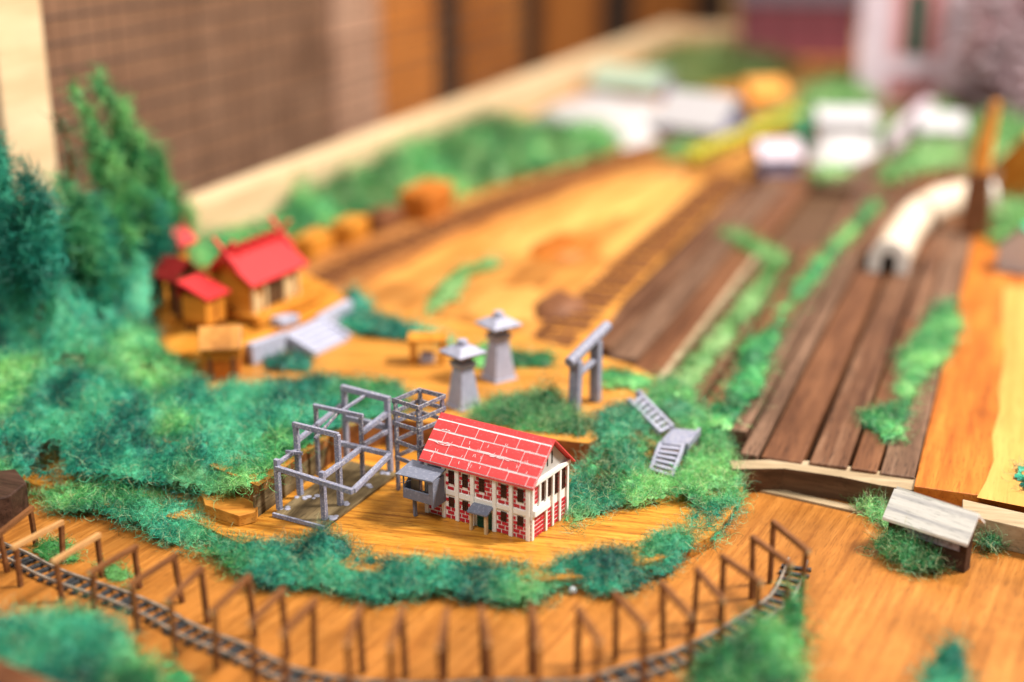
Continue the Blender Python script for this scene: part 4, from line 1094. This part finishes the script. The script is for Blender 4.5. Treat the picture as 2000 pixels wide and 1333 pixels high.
# ================================================================== GREENERY
hillc = [(x, y, z) for x, y, z in [g(30, 960, .8), g(420, 980, 1.0), g(490, 945, 2.0), g(250, 930, 1.2), g(480, 900, 2.1), g(100, 830, 2.2), g(300, 800, 2.4), g(560, 780, 2.2), g(740, 760, 2.1), g(30, 720, 3), g(200, 680, 3.5), g(390, 715, 2.0), g(60, 600, 5), g(200, 580, 5), g(300, 640, 3.5), g(20, 500, 7), g(150, 480, 7.6)]] + [(-50, 70.5, 7.6), (-52, 74, 8.0), (-51, 64, 8), (-53, 78, 6.8), (-50.3, 77.5, 3.6), (-46, 70, 2.5), (-55, 70, 9), (-55, 62, 10), (-54, 84, 5)]
hill_poly = [g(*p) for p in [(-60, 975, .6), (60, 950, .7), (200, 955, .7), (330, 972, .9), (430, 978, 1.2), (480, 968, 1.8), (522, 940, 2.1), (605, 878, 2.1), (688, 832, 2.1), (800, 822, 2.1), (800, 765, 2.1), (700, 740, 2.1), (600, 745, 2.1), (500, 762, 2.1), (410, 778, 2.1), (380, 725, 2.2), (335, 700, 2.6), (300, 650, 3.2)]] + [(-48.6, 69.6), (-50.6, 72.8), (-52.2, 80), (-55.8, 84), (-56, 58), (-50, 51)]
stuff('wool_hillside', 'teal green woolly ground cover over the left hillside', 'ground cover', poly=hill_poly, ctrl=hillc, thick=1.0, grid=.17, dens=170, flen=.8, fw=.021, pal=TEAL, pal2=GREEN, p2=.5, lump=.55, holes=.22, seed=3, straw=.05)
strip = [(60, 965), (200, 950), (330, 965), (395, 990), (425, 1035), (490, 1058), (560, 1072), (600, 1052), (640, 1030), (690, 1060), (740, 1085), (860, 1105), (960, 1108), (1060, 1108), (1150, 1085), (1210, 1082), (1300, 1045), (1330, 1015), (1390, 975), (1440, 950), (1450, 990), (1415, 1045), (1330, 1100), (1275, 1145), (1200, 1165), (1110, 1150), (1055, 1185), (990, 1180), (850, 1165), (740, 1178), (620, 1150), (500, 1152), (400, 1085), (300, 1055), (210, 1010), (100, 1000)]
b1 = g(632, 1090, .3); b2 = g(1180, 1120, .3); b3 = g(1310, 1075, .4); b4 = g(560, 1095, .4); b5 = g(900, 1130, .3); b6 = g(300, 1010, .4)
stuff('wool_hedge', 'dark teal woolly grass strip along the front edge of the house terrace', 'ground cover', poly=gp(strip, .35), z=.22, thick=.85, edge=.5, holes=.17, grid=.12, dens=330, flen=.6, fw=.018, pal=TEAL, pal2=GREEN, lump=.6, seed=12, bumps=[(b1.x, b1.y, .9, 1.5), (b2.x, b2.y, 1.2, .6), (b3.x, b3.y, 1.2, .5), (b4.x, b4.y, 1.5, .4), (b5.x, b5.y, 2, .2), (b6.x, b6.y, 1.5, .5)], straw=.06)
rc = [g(1100, 1020, .5), g(1200, 1000, .6), g(1420, 990, .5), g(1330, 930, .7), g(1200, 930, 1.2), g(1130, 900, 1.7), g(1200, 850, 2.2), g(1250, 800, 2.2), g(1300, 770, 1.9), g(1380, 840, 1.3), g(1430, 900, .9), g(1390, 910, .8)]
rp = [g(*p) for p in [(1086, 1010, .6), (1100, 950, .8), (1112, 905, 1.6), (1150, 895, 1.8), (1160, 872, 2.1), (1150, 835, 2.1), (1165, 800, 2.1), (1230, 795, 2.1), (1275, 740, 2.0), (1330, 755, 1.8), (1425, 850, 1.3), (1448, 915, .9), (1460, 965, .5), (1420, 1005, .5), (1360, 1000, .6), (1320, 985, .6), (1210, 1005, .6), (1170, 1015, .6), (1120, 1045, .6)]]
st1, st2, st3, st4 = g(1297, 905, 1.1), g(1328, 856, 1.5), g(1275, 812, 2.0), g(1245, 788, 2.3)
rb1, rb2, rb3 = g(1120, 985, .6), g(1200, 840, 2.1), g(1400, 900, .9)
stuff('wool_bank', 'bright green woolly bank right of the brick house around the staircase', 'ground cover', poly=rp, ctrl=[tuple(p) for p in rc], thick=.85, edge=.55, grid=.14, dens=330, flen=.65, fw=.018, pal=GREEN, pal2=TEAL, cuts=[(p.x, p.y, r_) for p, r_ in ((g(1300, 905, 1.0), .5), (g(1288, 930, .9), .55), (g(1328, 858, 1.5), .85), (g(1290, 826, 1.8), .4), (g(1265, 805, 2.1), .4), (g(1245, 788, 2.3), .4))], lump=.6, seed=22, bumps=[(rb1.x, rb1.y, 1.0, .6), (rb2.x, rb2.y, .8, .5), (rb3.x, rb3.y, 1.2, .2), (st1.x, st1.y, 1.0, -.65), (st2.x, st2.y, 1.1, -.75), (st3.x, st3.y, .9, -.6), (st4.x, st4.y, .8, -.6)], straw=.12, holes=.18)
pb = g(1068, 806, Z2); pb2 = g(1000, 812, Z2)
clump('wool_bush', 'feathery green clump peaking behind the red tiled roof', 'bush', poly=gp([(900, 815), (960, 785), (1040, 770), (1085, 765), (1110, 800), (1165, 830), (1150, 858), (1085, 850), (1020, 845), (940, 830)], Z2), z=Z2, thick=.6, edge=.45, holes=.2, mat=.5, grid=.12, dens=330, flen=.75, fw=.017, pal=GREEN, lump=.9, seed=33, bumps=[(pb.x, pb.y, .6, 1.9), (pb2.x, pb2.y, .8, .6)], straw=.14, up=.9)
clump('wool_tuft', 'low green tuft on the terrace rim right of the shrine gate', 'grass tuft', poly=gp([(1150, 735), (1200, 725), (1280, 745), (1290, 765), (1225, 768), (1170, 758)], Z2), z=Z2, thick=.45, edge=.3, grid=.15, dens=110, flen=.6, fw=.024, pal=GREEN, seed=35)
clump('wool_tuft', 'green tufts creeping along the terrace behind the farther lantern', 'grass tuft', poly=gp([(880, 700), (940, 672), (1010, 690), (1095, 700), (1090, 725), (1020, 722), (940, 728)], Z2), z=Z2, thick=.6, edge=.4, grid=.18, dens=70, flen=.8, fw=.03, pal=GREEN, seed=36)
tb1 = g(692, 610, Z2)
clump('wool_tuft', 'pointed green clump between stone steps and the ochre stand', 'grass tuft', poly=gp([(655, 640), (680, 580), (730, 610), (800, 640), (880, 655), (900, 680), (800, 672), (700, 662)], Z2), z=Z2, thick=.8, edge=.4, grid=.18, dens=70, flen=.8, fw=.032, pal=TEAL, seed=37, bumps=[(tb1.x, tb1.y, 1.1, 1.7)])
clump('wool_tuft', 'small green clump growing at the foot of the pale retaining wall', 'grass tuft', poly=gp([(500, 715), (530, 690), (575, 695), (625, 705), (605, 728), (540, 732)], Z2), z=Z2, thick=.9, edge=.4, grid=.18, dens=80, flen=.7, fw=.03, pal=TEAL, seed=38)
clump('wool_bush', 'dark green woolly bush between the shrine turret and the shrine hall', 'bush', poly=gp([(352, 512), (375, 475), (420, 455), (480, 452), (500, 475), (450, 500), (420, 528), (385, 530)], Z3), z=Z3, thick=1.3, edge=.6, grid=.25, dens=60, flen=1.0, fw=.04, pal=GREEN, seed=81)
# tufts on the board
clump('wool_tuft', 'green tuft on the orange board before the dark shed wall', 'grass tuft', 'grass tufts around the shed', poly=gp([(1692, 1080), (1725, 1058), (1775, 1068), (1830, 1082), (1860, 1108), (1835, 1132), (1775, 1132), (1735, 1106)], 0), z=0, thick=1.35, edge=.4, grid=.12, dens=420, flen=.7, fw=.019, pal=[(.006, .10, .03), (.02, .22, .06), (.05, .32, .10), (.14, .38, .12)], seed=41, straw=.14, up=.7)
clump('wool_tuft', 'green tuft at the left end of the white roofed shed', 'grass tuft', 'grass tufts around the shed', poly=gp([(1664, 985), (1700, 972), (1745, 978), (1748, 1040), (1710, 1030), (1680, 1012)], 0), z=0, thick=.95, edge=.35, grid=.12, dens=420, flen=.75, fw=.02, pal=GREEN, seed=42, straw=.2, up=.8)
clump('wool_tuft', 'green tuft between the right end of the shed and the pale edge beam', 'grass tuft', 'grass tufts around the shed', poly=gp([(1905, 1045), (1945, 1040), (1968, 1078), (1930, 1090), (1905, 1085)], 0), z=0, thick=1.0, edge=.35, grid=.12, dens=420, flen=.65, fw=.02, pal=GREEN, seed=43, straw=.12, up=.9)
clump('wool_tuft', 'small wispy tuft on the yellow stained plank at the right edge', 'grass tuft', poly=gp([(1968, 930), (2000, 895), (2040, 920), (2030, 965), (1985, 962)], 1.5), z=1.5, thick=.5, edge=.3, grid=.15, dens=70, flen=.7, fw=.022, pal=TEAL, seed=44)
clump('wool_strip', 'wavy green tuft lying along the dark planks beside the orange plank', 'grass strip', poly=gp([(1820, 592), (1870, 590), (1885, 640), (1870, 690), (1815, 740), (1785, 790), (1775, 868), (1730, 870), (1680, 835), (1675, 810), (1745, 795), (1755, 740), (1750, 690), (1800, 650)], 1.5), z=1.46, thick=.75, edge=.4, grid=.16, dens=150, flen=.7, fw=.024, pal=GREEN, seed=45, straw=.1)
clump('wool_strip', 'long green woolly line along the left edge of the dark planks', 'grass strip', poly=gp([(1400, 455), (1440, 450), (1550, 505), (1500, 590), (1430, 680), (1370, 760), (1330, 800), (1300, 745), (1350, 690), (1430, 600), (1490, 520)], 1.5), z=1.46, thick=.7, edge=.5, grid=.25, dens=36, flen=.9, fw=.04, pal=FAR, seed=46)
clump('wool_strip', 'second green woolly line curving across the dark planks', 'grass strip', poly=gp([(1700, 395), (1730, 400), (1640, 500), (1600, 560), (1540, 620), (1520, 690), (1500, 770), (1440, 850), (1380, 850), (1370, 800), (1420, 740), (1440, 680), (1500, 640), (1545, 560), (1620, 480)], 1.5), z=1.46, thick=.95, edge=.5, grid=.25, dens=40, flen=.9, fw=.04, pal=GREEN, seed=47)
hz = [(420, 492), (470, 430), (520, 400), (620, 362), (700, 338), (850, 290), (960, 252), (1040, 258), (1110, 270), (1230, 280), (1170, 318), (980, 365), (830, 408), (690, 440), (590, 470), (500, 500)]
hb1 = [g(x, y, 1.5) for x, y in ((560, 425), (660, 400), (780, 360), (960, 290), (880, 330))]
stuff('far_hedge', 'long blurred green hedge between the side rail and the brown track', 'hedge', poly=gp(hz, 1.5), z=1.5, thick=2.6, edge=1.0, grid=.5, dens=22, flen=1.5, fw=.08, pal=[(.02, .09, .02), (.05, .2, .05), (.12, .31, .09), (.24, .42, .16)], pal2=GREEN, lump=.28, seed=51, bumps=[(p.x, p.y, 3.2, 1.5) for p in hb1], wob=.7)
stuff('far_meadow', 'olive green grass field at the far end of the board', 'grass', poly=gp([(1190, 190), (1280, 110), (1320, 95), (1480, 100), (1570, 130), (1520, 165), (1440, 165), (1380, 185)], 1.5), z=1.5, thick=1.6, edge=2, grid=1.0, dens=3, flen=2.4, fw=.2, pal=[(.06, .12, .025), (.12, .2, .05), (.18, .26, .08), (.22, .3, .1)], lump=.15, seed=52, wob=2.5)
for i, (ps, lb) in enumerate([
        ([(1550, 190), (1620, 150), (1690, 170), (1720, 210), (1640, 215), (1590, 230)], 'pale green bush behind the white block building'),
        ([(1560, 345), (1640, 330), (1690, 320), (1660, 350), (1600, 365)], 'green bush before the white block building'),
        ([(1730, 320), (1800, 285), (1880, 290), (1900, 340), (1820, 335), (1750, 360), (1700, 365)], 'dark green bush behind the tunnel curve'),
        ([(1880, 250), (1940, 235), (2030, 230), (2040, 320), (1960, 330), (1900, 310)], 'olive bush right of the orange post'),
        ([(1915, 420), (2030, 380), (2040, 520), (1960, 500), (1925, 470)], 'green bush around the teal topped house'),
        ([(1800, 220), (1870, 215), (1890, 250), (1840, 255), (1790, 250)], 'small far bush behind the white cottage'),
        ([(1260, 300), (1320, 280), (1400, 290), (1390, 310), (1300, 318)], 'low green bush between white buildings and railcar'),
        ([(1460, 250), (1540, 210), (1590, 215), (1600, 240), (1540, 262), (1480, 275)], 'pale olive bush behind the railcar'),
        ([(1690, 260), (1750, 240), (1800, 250), (1790, 275), (1720, 285)], 'green bush between the two far white houses'),
        ([(850, 560), (900, 520), (985, 500), (990, 525), (930, 545), (900, 590), (840, 625), (800, 640), (830, 590)], 'scraggly green tuft on the orange ground behind the lanterns')]):
    pz = gp(ps, 1.5); fs_ = 1.0 if i < 9 else .5
    clump('wool_bush', lb, 'bush', poly=pz, z=1.5, thick=1.9 * fs_, edge=1.2 * fs_, grid=.5 * fs_ + .1, dens=9 / fs_, flen=1.5 * fs_, fw=.1 * fs_, pal=FAR, lump=.3, seed=60 + i, wob=1.1 * fs_)
# near blurred clumps
nb = g(120, 1265, 1.0); nb2 = g(30, 1240, 1)
clump('wool_bush', 'big blurred green clump in the near left corner', 'bush', poly=gp([(-120, 1290), (-60, 1195), (60, 1175), (170, 1180), (260, 1235), (320, 1290), (350, 1400), (60, 1420), (-120, 1400)], 1.2), z=.2, thick=1.5, edge=.6, grid=.16, dens=170, flen=.9, fw=.03, pal=GREEN, pal2=TEAL, seed=71, bumps=[(nb.x, nb.y, 2.2, 1.2)])
nc1, nc2, nc3 = g(1540, 1215, .6), g(1480, 1262, .6), g(1400, 1310, .6)
clump('wool_bush', 'blurred green clump rising past the track at the bottom edge', 'bush', poly=gp([(1545, 1225), (1580, 1240), (1575, 1330), (1545, 1420), (1380, 1420), (1345, 1330), (1395, 1275), (1450, 1262), (1500, 1255)], 0), z=0, thick=1.3, edge=.5, grid=.15, dens=180, flen=.9, fw=.03, pal=GREEN, seed=72, bumps=[(nc1.x, nc1.y, .75, 2.0), (nc2.x, nc2.y, 1.0, .9)], straw=.08, up=.8)
nd = g(1845, 1300, 0)
clump('wool_tuft', 'dark blurred tuft on the bare board at the bottom right', 'grass tuft', poly=gp([(1785, 1340), (1815, 1285), (1850, 1272), (1890, 1285), (1905, 1330), (1880, 1410), (1790, 1410)], 0), z=0, thick=.9, edge=.4, grid=.12, dens=220, flen=.8, fw=.022, pal=TEAL, pal2=GREEN, seed=73, bumps=[(nd.x, nd.y, .9, .4)], up=.9)
BG = [(.02, .16, .03), (.05, .27, .06), (.09, .34, .09), (.14, .36, .1)]
clump('wool_strip', 'thin green patch beside the track under the two tan topped portal frames', 'grass strip', poly=gp([(55, 1075), (100, 1050), (150, 1068), (165, 1100), (120, 1108), (70, 1095)], 0), z=0, thick=.45, edge=.3, grid=.1, mat=.4, dens=260, flen=.5, fw=.02, pal=BG, seed=74, wob=.25)
clump('wool_strip', 'small green patch by the track between dark brown portal frames at left', 'grass strip', poly=gp([(180, 1108), (230, 1098), (268, 1125), (262, 1150), (205, 1142)], 0), z=0, thick=.4, edge=.3, grid=.1, mat=.4, dens=260, flen=.5, fw=.02, pal=BG, seed=76, wob=.25)
clump('wool_strip', 'wispy green fibres outside the track beside the near left clump', 'grass strip', poly=gp([(300, 1290), (345, 1280), (400, 1330), (420, 1400), (330, 1400)], 0), z=0, thick=.35, edge=.3, grid=.15, dens=60, flen=.7, fw=.024, pal=GREEN, seed=75)

# trees on the left hill: a twig under tufts of lichen-like wool
def tree(name, label, base, tip, rad, dens, pal, gaps=0.25, seed=0, nclump=16, fw=.05, flen=1.0):
    base, tip = Vector(base), Vector(tip)
    t = thing(name, label, 'tree', base, 0, 'trees on the left hilltop')
    ax = tip - base
    bow = Vector((random.uniform(-.4, .4), random.uniform(-.4, .4), 0))
    cen = lambda u: ax * u + bow * math.sin(u * math.pi)
    tr = M()
    for k in range(6):
        tr.tube(cen(k / 6), cen((k + 1) / 6), .16 * (1 - k / 7), .16 * (1 - (k + 1) / 7), 7)
    tr.build('trunk', 'brownbase', t)
    r = np.random.default_rng(seed)
    pts, cl = [], []
    for k in range(nclump):
        u = (k + .5) / nclump
        if r.random() < gaps:
            continue
        pf = (1 - .9 * u ** 1.8) * r.uniform(.45, 1.15)
        R_ = rad * pf * r.uniform(.2, .6)
        a = r.uniform(0, 2 * np.pi)
        c = np.array(cen(u)) + np.array([math.cos(a), math.sin(a), 0]) * rad * pf * r.uniform(.1, 1.1)
        n = int(dens * 1.7 * R_ * R_) + 12
        d = r.normal(size=(n, 3)); d /= np.linalg.norm(d, axis=1, keepdims=True)
        pts.append(c + d * (R_ * r.random((n, 1)) ** .4 * np.where(r.random((n, 1)) < .22, 1.7, 1)) * np.array([.75, .75, 1.75]))
        cl.append(np.full(n, r.uniform(0, 1)))
    pts = np.concatenate(pts); cl = np.concatenate(cl); n = len(pts)
    dr_ = r.normal(size=(n, 3)); dr_[:, 2] += np.where(r.random(n) < .35, -1.1, .4)
    v, q_, per = ribbons(pts, dr_, flen * r.uniform(.5, 1.6, n), fw * r.uniform(.7, 1.4, n), 1.1)
    c = np.repeat(pick(pal, cl, .25), per, 0)
    o = bpy.data.objects.new('crown', raw_mesh('crown', v, q_, np.clip(c, 0, 1))); COL.objects.link(o); o.parent = t
DK = [(.008, .07, .03), (.015, .14, .06), (.03, .2, .08), (.08, .26, .1)]
tree('spire_tree', 'tallest green spire tree leaning left before the wire netting', (-51.6, 75.6, 7.0), (-51.5, 69.8, 18.1), 1.7, 620, GREEN, .18, 1, 60, .04, .9)
tree('spire_tree', 'thin pale green spire just left of the tallest one', (-51.5, 71.8, 11), (-51.5, 67.4, 17.9), .9, 800, GREEN, .15, 2, 30, .04, .8)
tree('twig_tree', 'bare dark twig tree against the pale post', (-51.5, 66.6, 12), (-51.5, 65.9, 16.7), .35, 700, DK, .25, 3, 12, .04)
tree('spire_tree', 'bushy green tree below and left of the tallest spire', (-51.3, 71.0, 8.0), (-51.3, 69.0, 14.8), 1.8, 560, GREEN, .1, 4, 34, .04)
tree('dark_tree', 'dark teal tree at the left edge before the pale post', (-51.2, 61.4, 8.0), (-51.4, 60.6, 16.2), 2.5, 380, [(.004, .10, .07), (.009, .2, .14), (.018, .32, .22), (.07, .44, .26)], .05, 5, 44, .045, 1.0)
tree('dark_tree', 'low dark green tree in the gap between left edge and spires', (-51, 65.6, 7.0), (-51, 65.2, 13.0), 1.7, 420, [(.008, .11, .05), (.02, .22, .09), (.05, .34, .13), (.16, .46, .17)], .05, 6, 34, .045, 1.0)
tree('round_tree', 'drooping teal tree right beside the little shrine turret', (-50.0, 70.6, 4.0), (-50.8, 71.2, 11.4), 2.3, 480, TEAL, .05, 7, 34, .04, 1.0)
tree('round_tree', 'full teal tree low on the slope beneath the spires', (-50.5, 67.5, 5.0), (-50.8, 67.6, 11.5), 2.5, 420, TEAL, .05, 9, 34, .04, 1.0)
tree('blossom_tree', 'pale grey pink blossom tree before the far brick facade', (-2.5, 179, 1.5), (-2.5, 181, 24), 7.5, 9, [(.2, .07, .08), (.46, .34, .37), (.62, .5, .54), (.55, .36, .38)], .1, 8, 16, .55, 4)
